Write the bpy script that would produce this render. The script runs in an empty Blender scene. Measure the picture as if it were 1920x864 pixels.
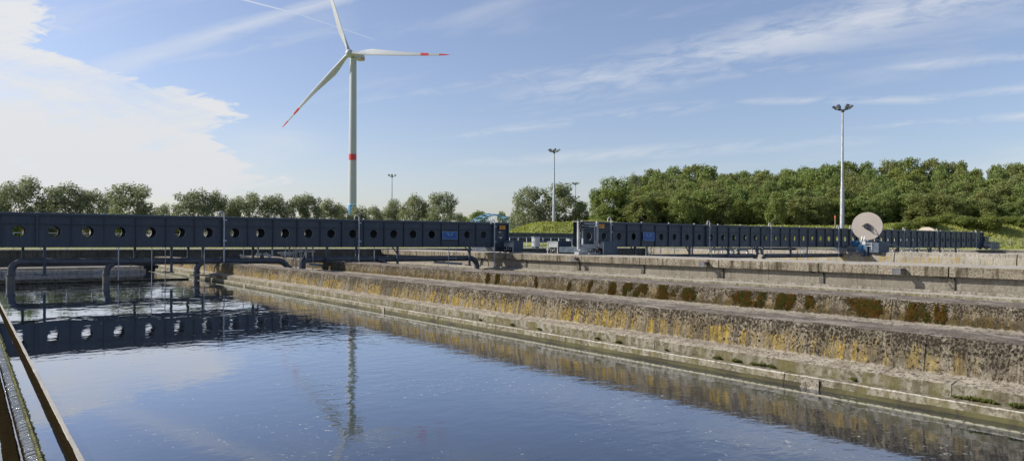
import bpy, math, random
import numpy as np
from mathutils import Vector, Matrix
R = math.radians
rng = np.random.default_rng(7)
random.seed(7)
scene = bpy.context.scene
col = scene.collection

# ------------------------------------------------------------------ camera
# world axes: X runs along the travelling bridges, Y along the basin walls, water at z = 0
FPX, TH, RO, YH, EYE = 1334.06, 0.916034, 0.00581134, 450.70, 2.2
FW = Vector((math.cos(TH), math.sin(TH), 0)); RT = Vector((math.sin(TH), -math.cos(TH), 0)); UP = Vector((0, 0, 1))
cam = bpy.data.cameras.new('camera'); camo = bpy.data.objects.new('camera', cam); col.objects.link(camo)
cam.sensor_width = 36; cam.lens = 36*FPX/1920; cam.shift_y = (YH-432)/1920; cam.clip_start = .1; cam.clip_end = 6000
r_ = RT*math.cos(RO)+UP*math.sin(RO); u_ = UP*math.cos(RO)-RT*math.sin(RO)
m = Matrix((r_, u_, -FW)).transposed().to_4x4(); m.translation = Vector((0, 0, EYE)); camo.matrix_world = m
scene.camera = camo

def spot(x, y, d):
    """real place of something seen in that direction, d metres away along the view"""
    c, s = math.cos(RO), math.sin(RO); dx, dy = x-960, y-432
    px = c*dx+s*dy; py = -s*dx+c*dy
    v = FW+RT*(px/FPX)-UP*((py-(YH-432))/FPX)
    return Vector((0, 0, EYE))+v*d

# ------------------------------------------------------------------ sun, sky, exposure
SUN_EL = 34.0
sdir = Vector((-.72*math.cos(R(SUN_EL)), .69*math.cos(R(SUN_EL)), math.sin(R(SUN_EL)))).normalized()   # towards the sun
sun = bpy.data.lights.new('sun', 'SUN'); suno = bpy.data.objects.new('sun', sun); col.objects.link(suno)
sun.energy = 5.0; sun.angle = R(.53); sun.color = (1, .965, .895)
suno.rotation_euler = sdir.to_track_quat('Z', 'Y').to_euler(); suno.location = (-60, 60, 60)
scene.view_settings.view_transform = 'Standard'; scene.view_settings.look = 'None'
scene.view_settings.exposure = 0.32; scene.view_settings.gamma = 1
world = bpy.data.worlds.new('World'); scene.world = world; world.use_nodes = True

class NT:
    def __init__(s, nt): s.nt = nt; s.n = nt.nodes; s.l = nt.links
    def node(s, t, **k):
        n = s.n.new(t)
        for a, b in k.items(): setattr(n, a, b)
        return n
    def put(s, sock, v):
        if isinstance(v, bpy.types.NodeSocket): s.l.new(v, sock)
        elif v is not None: sock.default_value = v
    def m(s, op, a, b=None, c=None, clamp=False):
        n = s.node('ShaderNodeMath', operation=op, use_clamp=clamp)
        for i, v in enumerate((a, b, c)):
            if v is not None: s.put(n.inputs[i], v)
        return n.outputs[0]
    def ss(s, v, a, b, lo=0., hi=1.):
        n = s.node('ShaderNodeMapRange', interpolation_type='SMOOTHSTEP')
        s.put(n.inputs['Value'], v)
        for k_, v_ in (('From Min', a), ('From Max', b), ('To Min', lo), ('To Max', hi)): s.put(n.inputs[k_], v_)
        return n.outputs[0]
    def mix(s, f, a, b, mode='MIX'):
        n = s.node('ShaderNodeMix', data_type='RGBA', blend_type=mode)
        s.put(n.inputs[0], f)
        for i, v in ((6, a), (7, b)): s.put(n.inputs[i], (*v, 1) if isinstance(v, tuple) and len(v) == 3 else v)
        return n.outputs[2]
    def xyz(s, v):
        n = s.node('ShaderNodeSeparateXYZ'); s.l.new(v, n.inputs[0]); return n.outputs
    def comb(s, x, y, z):
        n = s.node('ShaderNodeCombineXYZ')
        for i, v in enumerate((x, y, z)): s.put(n.inputs[i], v)
        return n.outputs[0]
    def noise(s, vec, scale, detail=4, rough=.55, dist=0.):
        n = s.node('ShaderNodeTexNoise'); s.put(n.inputs['Vector'], vec); s.put(n.inputs['Scale'], scale)
        n.inputs['Detail'].default_value = detail; n.inputs['Roughness'].default_value = rough; n.inputs['Distortion'].default_value = dist
        return n.outputs[0]
    def vscale(s, vec, k):
        n = s.node('ShaderNodeVectorMath', operation='MULTIPLY'); s.put(n.inputs[0], vec); n.inputs[1].default_value = k
        return n.outputs[0]

w = NT(world.node_tree)
for n in list(w.n): w.n.remove(n)
sky = w.node('ShaderNodeTexSky', sky_type='NISHITA', sun_disc=False)
sky.sun_elevation = R(SUN_EL); sky.sun_rotation = math.atan2(sdir.x, sdir.y)
sky.altitude = 50; sky.air_density = 1.0; sky.dust_density = 1.2; sky.ozone_density = 1.6
tc = w.node('ShaderNodeTexCoord'); D = tc.outputs['Generated']
dx, dy, dz = w.xyz(D)
fw = w.m('ADD', w.m('MULTIPLY', dx, FW.x), w.m('MULTIPLY', dy, FW.y))
rt = w.m('ADD', w.m('MULTIPLY', dx, RT.x), w.m('MULTIPLY', dy, RT.y))
fwc = w.m('MAXIMUM', fw, .08)
gx = w.m('DIVIDE', rt, fwc); gy = w.m('DIVIDE', dz, fwc)        # tangents of bearing and height towards the wood and the turbine
front = w.ss(fw, .1, .3)
X_ = lambda px: (px-960)/FPX
Y_ = lambda py: (YH-py)/FPX
# long streaked cirrus grain, rising gently to the right
ang = R(9)
ca = w.m('ADD', w.m('MULTIPLY', gx, math.cos(ang)), w.m('MULTIPLY', gy, math.sin(ang)))
cb = w.m('SUBTRACT', w.m('MULTIPLY', gy, math.cos(ang)), w.m('MULTIPLY', gx, math.sin(ang)))
grain = w.noise(w.comb(w.m('MULTIPLY', ca, 2.4), w.m('MULTIPLY', cb, 15.), .3), 1., 7, .58, .5)
fine = w.noise(w.comb(w.m('MULTIPLY', ca, 14.), w.m('MULTIPLY', cb, 60.), 1.7), 1., 5, .62, .8)
ang2 = R(-14)
cc = w.m('ADD', w.m('MULTIPLY', gx, math.cos(ang2)), w.m('MULTIPLY', gy, math.sin(ang2)))
cd = w.m('SUBTRACT', w.m('MULTIPLY', gy, math.cos(ang2)), w.m('MULTIPLY', gx, math.sin(ang2)))
fringe = w.noise(w.comb(w.m('MULTIPLY', cc, 7.), w.m('MULTIPLY', cd, 34.), 4.1), 1., 6, .6, .7)
# bright cloud sheet on the left: right-hand edge as a curve over height
fc = w.node('ShaderNodeFloatCurve'); cv = fc.mapping.curves[0]
edge = [(-60, 140), (0, 84), (40, 66), (78, 74), (92, 30), (104, 60), (120, 130), (148, 235), (182, 350), (200, 415), (216, 448), (235, 440), (262, 415), (285, 405), (305, 440), (325, 450), (345, 520), (356, 470), (372, 300), (392, 60), (420, -300)]
while len(cv.points) < len(edge): cv.points.new(.5, .5)
for p, (py, px) in zip(cv.points, edge): p.location = ((py+60)/480, (px+400)/1000); p.handle_type = 'AUTO'
fc.mapping.use_clip = False; fc.mapping.update()
pyv = w.m('MULTIPLY_ADD', gy, -FPX, YH); pxv = w.m('MULTIPLY_ADD', gx, FPX, 960.)
fcin = w.m('DIVIDE', w.m('ADD', pyv, 60.), 480., clamp=True); w.put(fc.inputs['Value'], fcin)
ex = w.m('MULTIPLY_ADD', fc.outputs[0], 1000., -400.)
dist = w.m('SUBTRACT', ex, pxv)
dist = w.m('ADD', dist, w.m('MULTIPLY', w.m('SUBTRACT', fringe, .5), 260.))
dist = w.m('ADD', dist, w.m('MULTIPLY', w.m('SUBTRACT', fine, .5), 150.))
sheet = w.ss(dist, -26., 22.)
streak = w.ss(w.m('ADD', w.m('MULTIPLY', grain, .45), w.m('ADD', w.m('MULTIPLY', fringe, .35), w.m('MULTIPLY', fine, .2))), .37, .54, .50, 1.)
sheet = w.m('MULTIPLY', w.m('MULTIPLY', sheet, streak), w.ss(pyv, -260., -80., 0., 1.))
# thinner veil low down on the left
veil = w.m('MULTIPLY', w.ss(pxv, 1500., -200., 0., .45), w.ss(pyv, 200., 430., 0., 1.))
def band(p0, p1, wid0, wid1, k, soft=1.0, grainy=True):
    x0, y0 = p0; x1, y1 = p1; L = math.hypot(x1-x0, y1-y0); tx, ty = (x1-x0)/L, (y1-y0)/L
    a = w.m('ADD', w.m('MULTIPLY', w.m('SUBTRACT', pxv, x0), tx), w.m('MULTIPLY', w.m('SUBTRACT', pyv, y0), ty))
    b = w.m('ABSOLUTE', w.m('ADD', w.m('MULTIPLY', w.m('SUBTRACT', pxv, x0), -ty), w.m('MULTIPLY', w.m('SUBTRACT', pyv, y0), tx)))
    t = w.m('DIVIDE', a, L)
    wd = w.m('MULTIPLY_ADD', w.m('MINIMUM', w.m('MAXIMUM', t, 0.), 1.), wid1-wid0, wid0)
    s = w.ss(w.m('DIVIDE', w.m('ADD', b, (w.m('MULTIPLY', w.m('SUBTRACT', fine, .5), min(wid0, 30)*1.6) if grainy else 0.)), wd), 1.3, -.1)
    e = .22*soft if grainy else .03
    ends = w.m('MULTIPLY', w.ss(t, -e, e), w.ss(t, 1+e, 1-e))
    o = w.m('MULTIPLY', w.m('MULTIPLY', s, ends), k)
    if grainy == 'soft': o = w.m('MULTIPLY', o, w.ss(w.m('ADD', w.m('MULTIPLY', grain, .4), w.m('MULTIPLY', fine, .6)), .35, .62, .6, 1.1))
    elif grainy:
        o = w.m('MULTIPLY', o, w.ss(w.m('ADD', w.m('MULTIPLY', grain, .55), w.m('MULTIPLY', fine, .45)), .38, .66, .05, .85))
    return o
bands = [band((960, 190), (2000, -60), 60, 80, .85), band((1000, 140), (1400, 126), 16, 24, .8), band((1180, 154), (1560, 118), 22, 16, .7),
         band((760, 270), (1340, 192), 14, 24, .85), band((800, 312), (1620, 256), 18, 24, .8), band((1380, 188), (1800, 182), 10, 14, .8),
         band((1560, 240), (2050, 200), 10, 18, 1.), band((1660, 124), (2050, 90), 16, 22, .7), band((1740, 176), (2060, 150), 11, 15, .75),
         band((640, 200), (1060, 125), 20, 26, .5), band((130, 158), (480, 42), 38, 22, .52, .9, 'soft'), band((360, 78), (760, -36), 22, 14, .55, .7, 'soft'), band((270, 130), (680, 50), 26, 20, .45),
         band((430, -3), (560, 30), 2.4, 2.0, .62, 1, False), band((556, 29), (700, 76), 2.0, 1.0, .42, 1, False),
         band((70, 50), (135, 62), 12, 9, .55)]
acc = bands[0]
for b in bands[1:]: acc = w.m('MAXIMUM', acc, b)
wisps = w.m('MULTIPLY', w.ss(grain, .50, .76), .30)
dens = w.m('MAXIMUM', w.m('MAXIMUM', sheet, acc), w.m('ADD', w.m('MULTIPLY_ADD', wisps, .8, .07), veil))
dens = w.m('MULTIPLY', w.m('MULTIPLY', dens, front), w.ss(dz, 0., .02))
dens = w.m('MINIMUM', dens, 1.)
skyc = sky.outputs[0]
SKYK = .104
cloudc = w.mix(w.ss(gy, 0., .3), (5.65, 5.75, 5.9), (6.0, 6.15, 6.4))
tint = w.mix(1., skyc, (1.05, 1.015, 1.12), 'MULTIPLY')
mixc = w.mix(dens, tint, cloudc)
bg = w.node('ShaderNodeBackground'); w.l.new(mixc, bg.inputs[0]); bg.inputs[1].default_value = SKYK
wo = w.node('ShaderNodeOutputWorld'); w.l.new(bg.outputs[0], wo.inputs[0])

# ------------------------------------------------------------------ materials
def mat(name, fn=None, base=(.5, .5, .5), rough=.6, metal=0., spec=.5):
    mt = bpy.data.materials.new(name); mt.use_nodes = True; t = NT(mt.node_tree)
    b = t.n['Principled BSDF']; b.inputs['Roughness'].default_value = rough; b.inputs['Metallic'].default_value = metal
    b.inputs['Specular IOR Level'].default_value = spec; b.inputs['Base Color'].default_value = (*base, 1)
    if fn: fn(t, b)
    return mt
def pos(t): return t.node('ShaderNodeNewGeometry').outputs['Position']
def bump(t, b, h, dist=.01, st=1.):
    n = t.node('ShaderNodeBump'); n.inputs['Distance'].default_value = dist; n.inputs['Strength'].default_value = st
    t.put(n.inputs['Height'], h); t.l.new(n.outputs[0], b.inputs['Normal'])

def painted(c1, c2, rust=0., sc=3.):
    def f(t, b):
        p = pos(t); n = t.noise(p, sc, 5); c = t.mix(t.ss(n, .35, .7), c1, c2)
        drip = t.noise(t.vscale(p, (6, 6, .7)), 1.5, 4)
        c = t.mix(t.ss(drip, .55, .75, 0., .35), c, tuple(v*.6 for v in c1))
        dust = t.noise(t.vscale(p, (2.6, 2.6, .35)), 1.6, 5, .6)
        c = t.mix(t.ss(dust, .50, .68, 0., .22), c, (.13, .125, .115))
        if rust: c = t.mix(t.m('MULTIPLY', t.ss(t.noise(p, 7, 6, .7), .62, .72), rust), c, (.16, .07, .03))
        t.put(b.inputs['Base Color'], c)
        t.put(b.inputs['Roughness'], t.ss(n, .3, .7, .38, .6))
    return f
M = {}
M['blue'] = mat('dark_blue_steel_paint', painted((.031, .044, .062), (.046, .061, .082), .3))
M['blue2'] = mat('box_blue_steel_paint', painted((.038, .058, .085), (.05, .072, .10), .3))
M['bluetop'] = mat('weathered_highlit_walkway_paint', painted((.14, .15, .17), (.22, .23, .25), .3))  # weathered deck paint, lightened to draw the highlight line along the deck edge
M['pipe'] = mat('grey_pipe_paint', painted((.062, .062, .068), (.095, .095, .10), .5), rough=.5)
M['pipelow'] = mat('waterworn_pipe', painted((.10, .09, .075), (.16, .14, .11), .8), rough=.8)
M['galv'] = mat('galvanised_steel', painted((.36, .37, .38), (.46, .47, .48), .15), metal=.5, rough=.45)
M['white'] = mat('white_paint', painted((.46, .46, .445), (.56, .56, .545), .12))
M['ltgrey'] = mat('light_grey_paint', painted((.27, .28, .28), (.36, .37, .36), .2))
M['turb'] = mat('turbine_white', base=(.36, .38, .41), rough=.5)
M['red'] = mat('signal_red', base=(.50, .03, .03), rough=.4)
M['tblue'] = mat('tower_blue', base=(.05, .20, .42), rough=.45)
M['tblue2'] = mat('tower_pale_blue', base=(.35, .55, .72), rough=.45)
M['dark'] = mat('black_rubber', base=(.015, .015, .015), rough=.7)
M['sign'] = mat('sign_blue', base=(.01, .08, .30), rough=.35)
M['signl'] = mat('sign_pale_blue', base=(.22, .42, .62), rough=.4)
M['amber'] = mat('warning_amber', base=(.72, .28, .01), rough=.5)
M['amberl'] = mat('warning_ink', base=(.25, .10, .01), rough=.5)
M['orange'] = mat('marker_orange', base=(.45, .09, .03), rough=.5)
M['reel'] = mat('reel_beige', lambda t, b: t.put(b.inputs['Base Color'], t.mix(t.noise(pos(t), 1.2, 5), (.40, .345, .285), (.52, .45, .375))), rough=.75)
M['motor'] = mat('motor_blue', painted((.012, .10, .20), (.02, .13, .25), .2), rough=.4)
M['arch'] = mat('arch_bridge_blue', base=(.15, .31, .46), rough=.5)
M['bark'] = mat('bark', lambda t, b: t.put(b.inputs['Base Color'], t.mix(t.noise(t.vscale(pos(t), (3, 3, .6)), 2, 5), (.05, .04, .03), (.14, .12, .09))), rough=.95)
M['lampg'] = mat('floodlight_housing', base=(.06, .06, .065), rough=.5)
M['glass'] = mat('floodlight_glass', base=(.25, .27, .3), rough=.15, spec=.8)

def leaf(c1, c2, c3):
    def f(t, b):
        g = t.node('ShaderNodeNewGeometry'); oi = t.node('ShaderNodeObjectInfo')
        c = t.mix(g.outputs['Random Per Island'], c1, c2)
        c = t.mix(t.m('MULTIPLY', oi.outputs['Random'], .65), c, c3)
        n = t.noise(g.outputs['Position'], .35, 3)
        c = t.mix(t.ss(n, .35, .7, 0., .5), c, c3)
        t.put(b.inputs['Base Color'], c)
        tr = t.node('ShaderNodeBsdfTranslucent'); t.put(tr.inputs['Color'], t.mix(.5, c, (.12, .16, .02)))
        ms = t.node('ShaderNodeMixShader'); ms.inputs[0].default_value = .48
        t.l.new(b.outputs[0], ms.inputs[1]); t.l.new(tr.outputs[0], ms.inputs[2])
        t.l.new(ms.outputs[0], t.n['Material Output'].inputs['Surface'])
    return f
M['willow'] = mat('silver_green_leaves', leaf((.23, .25, .16), (.40, .42, .28), (.29, .305, .16)), rough=.6, spec=.35)
M['oak'] = mat('deep_green_leaves', leaf((.125, .18, .047), (.28, .35, .115), (.255, .295, .085)), rough=.6, spec=.3)
M['olive'] = mat('olive_leaves', leaf((.15, .18, .055), (.30, .325, .12), (.26, .26, .085)), rough=.6, spec=.3)
M['bushl'] = mat('bright_green_leaves', leaf((.14, .185, .04), (.26, .31, .08), (.25, .26, .065)), rough=.6, spec=.3)

def concrete(c1, c2, stain=(.06, .05, .035), st=.7, streak=1., algae=None):
    def f(t, b):
        p = pos(t); n1 = t.noise(p, 1.1, 6, .6); n2 = t.noise(p, 14, 5, .65)
        c = t.mix(t.ss(n1, .3, .7), c1, c2)
        s = t.noise(t.vscale(p, (5, 5, .6)), 1., 6, .65)
        c = t.mix(t.m('MULTIPLY', t.ss(s, .48, .68), st*streak), c, stain)
        c = t.mix(t.ss(n2, .45, .62, 0., st), c, stain)
        if algae:
            s2 = t.noise(t.vscale(p, (2.2, 2.2, .5)), 1.3, 5, .6)
            c = t.mix(t.ss(s2, .48, .62, 0., .75), c, algae)
        t.put(b.inputs['Base Color'], c); bump(t, b, t.m('ADD', n2, t.noise(p, 60, 3)), .012)
    return f
M['conc'] = mat('weathered_concrete', concrete((.25, .22, .175), (.33, .295, .24), (.08, .068, .05), .7), rough=.9, spec=.08)
M['beam'] = mat('stained_concrete_beam', concrete((.165, .14, .10), (.30, .262, .195), (.05, .04, .026), .75, 1.4), rough=.9, spec=.08)
M['fascia'] = mat('smooth_grey_concrete', concrete((.185, .165, .13), (.225, .205, .165), (.10, .085, .06), .5), rough=.9, spec=.08)
M['paleconc'] = mat('pale_concrete', concrete((.37, .335, .28), (.47, .43, .37), (.16, .135, .095), .65), rough=.9, spec=.08)
M['darkconc'] = mat('dark_mossy_concrete', concrete((.10, .095, .075), (.16, .15, .12), (.04, .035, .025), .8), rough=.95, spec=.08)
M['kerb'] = mat('algae_stained_kerb', concrete((.185, .165, .12), (.27, .245, .185), (.075, .062, .034), .8, 1., (.115, .098, .038)), rough=.9, spec=.08)
M['yellowwall'] = mat('ochre_stained_concrete', concrete((.27, .24, .19), (.36, .33, .26), (.11, .09, .06), .6, 1., (.30, .21, .05)), rough=.9, spec=.08)

def lichen(z0, z1, yel, yc=(.33, .225, .04)):
    def f(t, b):
        p = pos(t); x, y, z = t.xyz(p); h = t.m('DIVIDE', t.m('SUBTRACT', z, z0), z1-z0)
        n1 = t.noise(p, 1.7, 6, .65); n2 = t.noise(p, 9, 6, .7); n3 = t.noise(p, 34, 4, .7)
        base = t.mix(t.ss(n2, .35, .62), (.235, .205, .155), (.105, .09, .066))
        base = t.mix(t.ss(n3, .5, .64, 0., .6), base, (.39, .335, .25))
        base = t.mix(t.m('MULTIPLY', t.ss(t.noise(t.vscale(p, (1, 1, .5)), 2.1, 5, .7), .40, .58, 0., .45), t.m('MULTIPLY', t.ss(h, 1., .55), t.ss(y, 3., 9., .5, 1.))), base, (.20, .135, .042))
        base = t.mix(t.ss(t.noise(t.vscale(p, (1, 1, .6)), 1.3, 5, .65), .46, .62, 0., .6), base, (.06, .05, .034))
        if yel < .5: base = t.mix(t.m('MULTIPLY', t.ss(t.m('ADD', h, t.m('MULTIPLY', t.m('SUBTRACT', t.noise(t.vscale(p, (1, 1.4, .8)), 2.4, 6, .7), .5), 2.2)), .55, .2), .85), base, (.048, .038, .014))
        # fine vertical runs
        run = t.noise(t.comb(0., t.m('MULTIPLY', y, 8.), t.m('MULTIPLY', z, .8)), 1., 5, .65)
        runf = t.noise(t.comb(3., t.m('MULTIPLY', y, 30.), t.m('MULTIPLY', z, 2.2)), 1., 4, .6)
        base = t.mix(t.m('MULTIPLY', t.ss(run, .52, .59), .75), base, (.085, .068, .048))
        base = t.mix(t.m('MULTIPLY', t.ss(runf, .55, .62), .5), base, (.075, .06, .042))
        # golden runs, patchy along the wall
        patch = t.noise(t.comb(0., y, 3.), .8, 3, .5)
        colm = t.noise(t.comb(7., t.m('MULTIPLY', y, 8.), t.m('MULTIPLY', z, .6)), 1., 4, .6)
        top = t.m('MULTIPLY_ADD', t.m('SUBTRACT', t.noise(t.comb(0., y, 9.), 5., 3), .5), 1.5, .62)
        ymask = t.m('MULTIPLY', t.ss(t.m('SUBTRACT', top, h), -.05, .12), t.ss(h, .0, .08))
        ym = t.m('MULTIPLY', ymask, t.m('MULTIPLY', t.ss(colm, .46, .57), t.ss(patch, .38, .54, .05, 1.)))
        ym = t.m('MULTIPLY', ym, t.ss(runf, .60, .48, .35, 1.))
        ym = t.m('MULTIPLY', t.m('MULTIPLY', ym, t.ss(n3, .64, .54, .45, 1.)), t.ss(y, 3.4, 6.5, .45*yel, yel))
        base = t.mix(ym, base, t.mix(t.ss(n2, .4, .6), yc, tuple(v*.6 for v in yc)))
        # small black crust dots, crowding towards the top edge
        pit = t.noise(t.comb(x, y, t.m('MULTIPLY', z, .75)), 30, 4, .62)
        low = t.noise(p, 2.2, 5, .65)
        lim = t.m('ADD', t.ss(h, .1, .95, .60, .52), t.m('MULTIPLY', t.m('SUBTRACT', low, .5), -.34))
        lim = t.m('ADD', lim, t.ss(y, 3., 7., -.02, 0.))
        pm = t.m('MULTIPLY', t.ss(t.m('SUBTRACT', pit, lim), -.01, .03), .85)
        vo = t.node('ShaderNodeTexVoronoi'); t.l.new(p, vo.inputs['Vector']); vo.inputs['Scale'].default_value = 15.
        dots = t.m('MULTIPLY', t.ss(vo.outputs['Distance'], .42, .26), t.ss(t.noise(p, 6.5, 3, .6), t.ss(h, .0, .95, .62, .44), t.ss(h, .0, .95, .68, .50)))
        pm = t.m('MAXIMUM', pm, dots)
        pm = t.m('MULTIPLY', pm, t.ss(h, 1.02, .97, .45, 1.))
        base = t.mix(pm, base, (.030, .023, .016))
        # pale washed foot
        foot = t.ss(t.m('ADD', h, t.m('MULTIPLY', t.m('SUBTRACT', n2, .5), .3)), .10, .0)
        base = t.mix(t.m('MULTIPLY', foot, .7), base, (.40, .36, .295))
        t.put(b.inputs['Base Color'], base)
        bump(t, b, t.m('SUBTRACT', t.m('ADD', n2, t.m('MULTIPLY', n3, .6)), t.m('MULTIPLY', pm, .8)), .035)
    return f
M['lichA'] = mat('ochre_lichen_wall', lichen(.375, .90, 1.), rough=.95, spec=.08)
M['lichB'] = mat('grey_lichen_wall', lichen(.42, .90, .30, (.26, .15, .025)), rough=.95, spec=.08)
def walltop(t, b):
    p = pos(t); n = t.noise(p, 5, 6, .7); n3 = t.noise(p, 30, 5, .7); n4 = t.noise(t.vscale(p, (2, .6, 1)), 1.3, 5)
    c = t.mix(t.ss(n, .3, .7), (.27, .228, .185), (.15, .123, .10)); c = t.mix(t.ss(n3, .5, .62, 0., .85), c, (.05, .04, .03))
    c = t.mix(t.ss(n4, .52, .62, 0., .6), c, (.38, .335, .275)); c = t.mix(t.ss(t.noise(t.vscale(p, (3, .8, 1)), 2.4, 6, .7), .52, .6, 0., .6), c, (.085, .065, .052))
    t.put(b.inputs['Base Color'], c); bump(t, b, t.m('ADD', n, n3), .04)
M['walltop'] = mat('crusted_wall_top', walltop, rough=.95, spec=.08)
def pale_ledge(t, b):
    p = pos(t); n = t.noise(p, 4, 6, .65); n3 = t.noise(p, 28, 5, .7); n5 = t.noise(t.vscale(p, (1, .5, 1)), 1.6, 4)
    c = t.mix(t.ss(n, .3, .7), (.44, .39, .31), (.27, .23, .17)); c = t.mix(t.ss(n3, .5, .6, 0., .85), c, (.08, .065, .045)); c = t.mix(t.ss(t.noise(p, 9, 6, .75), .54, .6, 0., .8), c, (.06, .05, .035))
    c = t.mix(t.ss(n5, .52, .66, 0., .45), c, (.16, .13, .10))
    t.put(b.inputs['Base Color'], c); bump(t, b, t.m('ADD', n, n3), .03)
M['ledge'] = mat('washed_pale_ledge', pale_ledge, rough=.95, spec=.08)
def slime(t, b):
    p = pos(t); n = t.noise(p, 7, 5, .65); n2 = t.noise(t.vscale(p, (1, .5, 2)), 2.2, 4)
    c = t.mix(t.ss(n2, .38, .62), (.045, .038, .020), (.085, .077, .030)); c = t.mix(t.ss(n, .5, .7, 0., .7), c, (.04, .033, .02))
    t.put(b.inputs['Base Color'], c); bump(t, b, n, .02)
M['slime'] = mat('wet_algae', slime, rough=.75, spec=.15)
M['brownwet'] = mat('wet_brown_slime', lambda t, b: (t.put(b.inputs['Base Color'], t.mix(t.noise(pos(t), 22, 5, .7), (.010, .008, .004), (.042, .031, .014))), bump(t, b, t.noise(pos(t), 45, 4, .7), .06)), rough=.5, spec=.0)
M['baffle'] = mat('scum_baffle_top', lambda t, b: t.put(b.inputs['Base Color'], t.mix(t.noise(pos(t), 10, 5), (.27, .25, .21), (.38, .355, .31))), rough=.7, spec=.15)
M['notch'] = mat('weir_plate', lambda t, b: t.put(b.inputs['Base Color'], t.mix(t.noise(pos(t), 16, 4), (.36, .335, .27), (.20, .185, .10))), rough=.7, spec=.1)
M['greenalg'] = mat('green_weir_algae', lambda t, b: t.put(b.inputs['Base Color'], t.mix(t.ss(t.noise(pos(t), 20, 4), .4, .6), (.28, .28, .045), (.12, .095, .035))), rough=.35)
M['moss'] = mat('ochre_moss', lambda t, b: (t.put(b.inputs['Base Color'], t.mix(t.ss(t.noise(pos(t), 5, 5, .6), .4, .6), (.115, .062, .013), (.070, .068, .015))), bump(t, b, t.noise(pos(t), 60, 4), .03)), rough=1., spec=.08)
M['greenmoss'] = mat('green_moss', lambda t, b: (t.put(b.inputs['Base Color'], t.mix(t.noise(pos(t), 30, 4), (.06, .07, .016), (.11, .12, .03))), bump(t, b, t.noise(pos(t), 60, 4), .03)), rough=1., spec=.08)

def water(t, b):
    p = pos(t); x, y, z = t.xyz(p)
    b.inputs['IOR'].default_value = 2.2; b.inputs['Roughness'].default_value = .025
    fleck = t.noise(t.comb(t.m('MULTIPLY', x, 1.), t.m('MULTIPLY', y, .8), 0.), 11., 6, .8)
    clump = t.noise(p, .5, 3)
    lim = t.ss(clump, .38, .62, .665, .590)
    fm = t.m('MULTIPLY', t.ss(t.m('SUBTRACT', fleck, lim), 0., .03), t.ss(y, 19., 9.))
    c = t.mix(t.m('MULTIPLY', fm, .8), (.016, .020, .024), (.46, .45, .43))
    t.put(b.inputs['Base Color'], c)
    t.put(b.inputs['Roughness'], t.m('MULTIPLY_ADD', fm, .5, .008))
    # ripples: long soft patches far off, finer ones close by
    w0 = t.noise(t.vscale(p, (1.1, .8, 1)), 1.1, 2, .5, .6)
    w1 = t.noise(t.vscale(p, (1., 1.5, 1)), 2.6, 2, .5, .4)
    w2 = t.noise(t.vscale(p, (1.2, 2.2, 1)), 7., 3, .55, .3)
    w3 = t.noise(t.vscale(p, (1.2, 2.4, 1)), 19., 2, .5, .2)
    calm = t.m('MULTIPLY', t.ss(x, 1.2, 6., .35, 1.), t.ss(t.noise(p, .22, 2), .35, .65, .55, 1.25))
    h = t.m('ADD', t.m('MULTIPLY', w0, t.ss(y, 12., 26., .38, 1.6)), t.m('MULTIPLY', w1, t.ss(y, 14., 30., .46, .07)))
    h = t.m('ADD', h, t.m('MULTIPLY', w2, t.ss(y, 9., 20., .13, .0)))
    h = t.m('ADD', h, t.m('MULTIPLY', w3, t.ss(y, 5., 12., .03, .0)))
    n = t.node('ShaderNodeBump'); n.inputs['Distance'].default_value = .0085
    t.put(n.inputs['Height'], t.m('MULTIPLY', h, calm)); t.l.new(n.outputs[0], b.inputs['Normal'])
    g = t.node('ShaderNodeNewGeometry'); dt = t.node('ShaderNodeVectorMath', operation='DOT_PRODUCT')
    t.l.new(n.outputs[0], dt.inputs[0]); t.l.new(g.outputs['Incoming'], dt.inputs[1])
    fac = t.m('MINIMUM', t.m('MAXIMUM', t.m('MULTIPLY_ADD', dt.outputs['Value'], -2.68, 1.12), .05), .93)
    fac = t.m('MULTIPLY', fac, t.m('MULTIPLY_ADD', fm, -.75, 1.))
    gl = t.node('ShaderNodeBsdfGlossy'); gl.inputs['Roughness'].default_value = .01; gl.inputs['Color'].default_value = (.85, .89, .98, 1); t.l.new(n.outputs[0], gl.inputs['Normal'])
    b.inputs['IOR'].default_value = 1.05; b.inputs['Specular IOR Level'].default_value = 0.
    ms = t.node('ShaderNodeMixShader'); t.put(ms.inputs[0], fac); t.l.new(b.outputs[0], ms.inputs[1]); t.l.new(gl.outputs[0], ms.inputs[2])
    t.l.new(ms.outputs[0], t.n['Material Output'].inputs['Surface'])
M['water'] = mat('basin_water', water, rough=.02)
M['spill'] = mat('spilling_water', lambda t, b: bump(t, b, t.noise(pos(t), 40, 3), .02), base=(.50, .50, .47), rough=.15, spec=.8)

def grassm(t, b):
    p = pos(t); n = t.noise(p, .08, 5, .6); n2 = t.noise(p, 1.3, 6, .75)
    c = t.mix(t.ss(n, .35, .65), (.37, .38, .09), (.27, .31, .07)); c = t.mix(t.ss(n2, .4, .7, 0., .7), c, (.42, .39, .13))
    c = t.mix(t.ss(t.noise(p, 3.5, 4, .7), .52, .7, 0., .35), c, (.10, .12, .03))
    t.put(b.inputs['Base Color'], c); bump(t, b, t.noise(p, 4, 5, .8), .5)
M['grass'] = mat('rough_grass', grassm, rough=1.)

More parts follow.
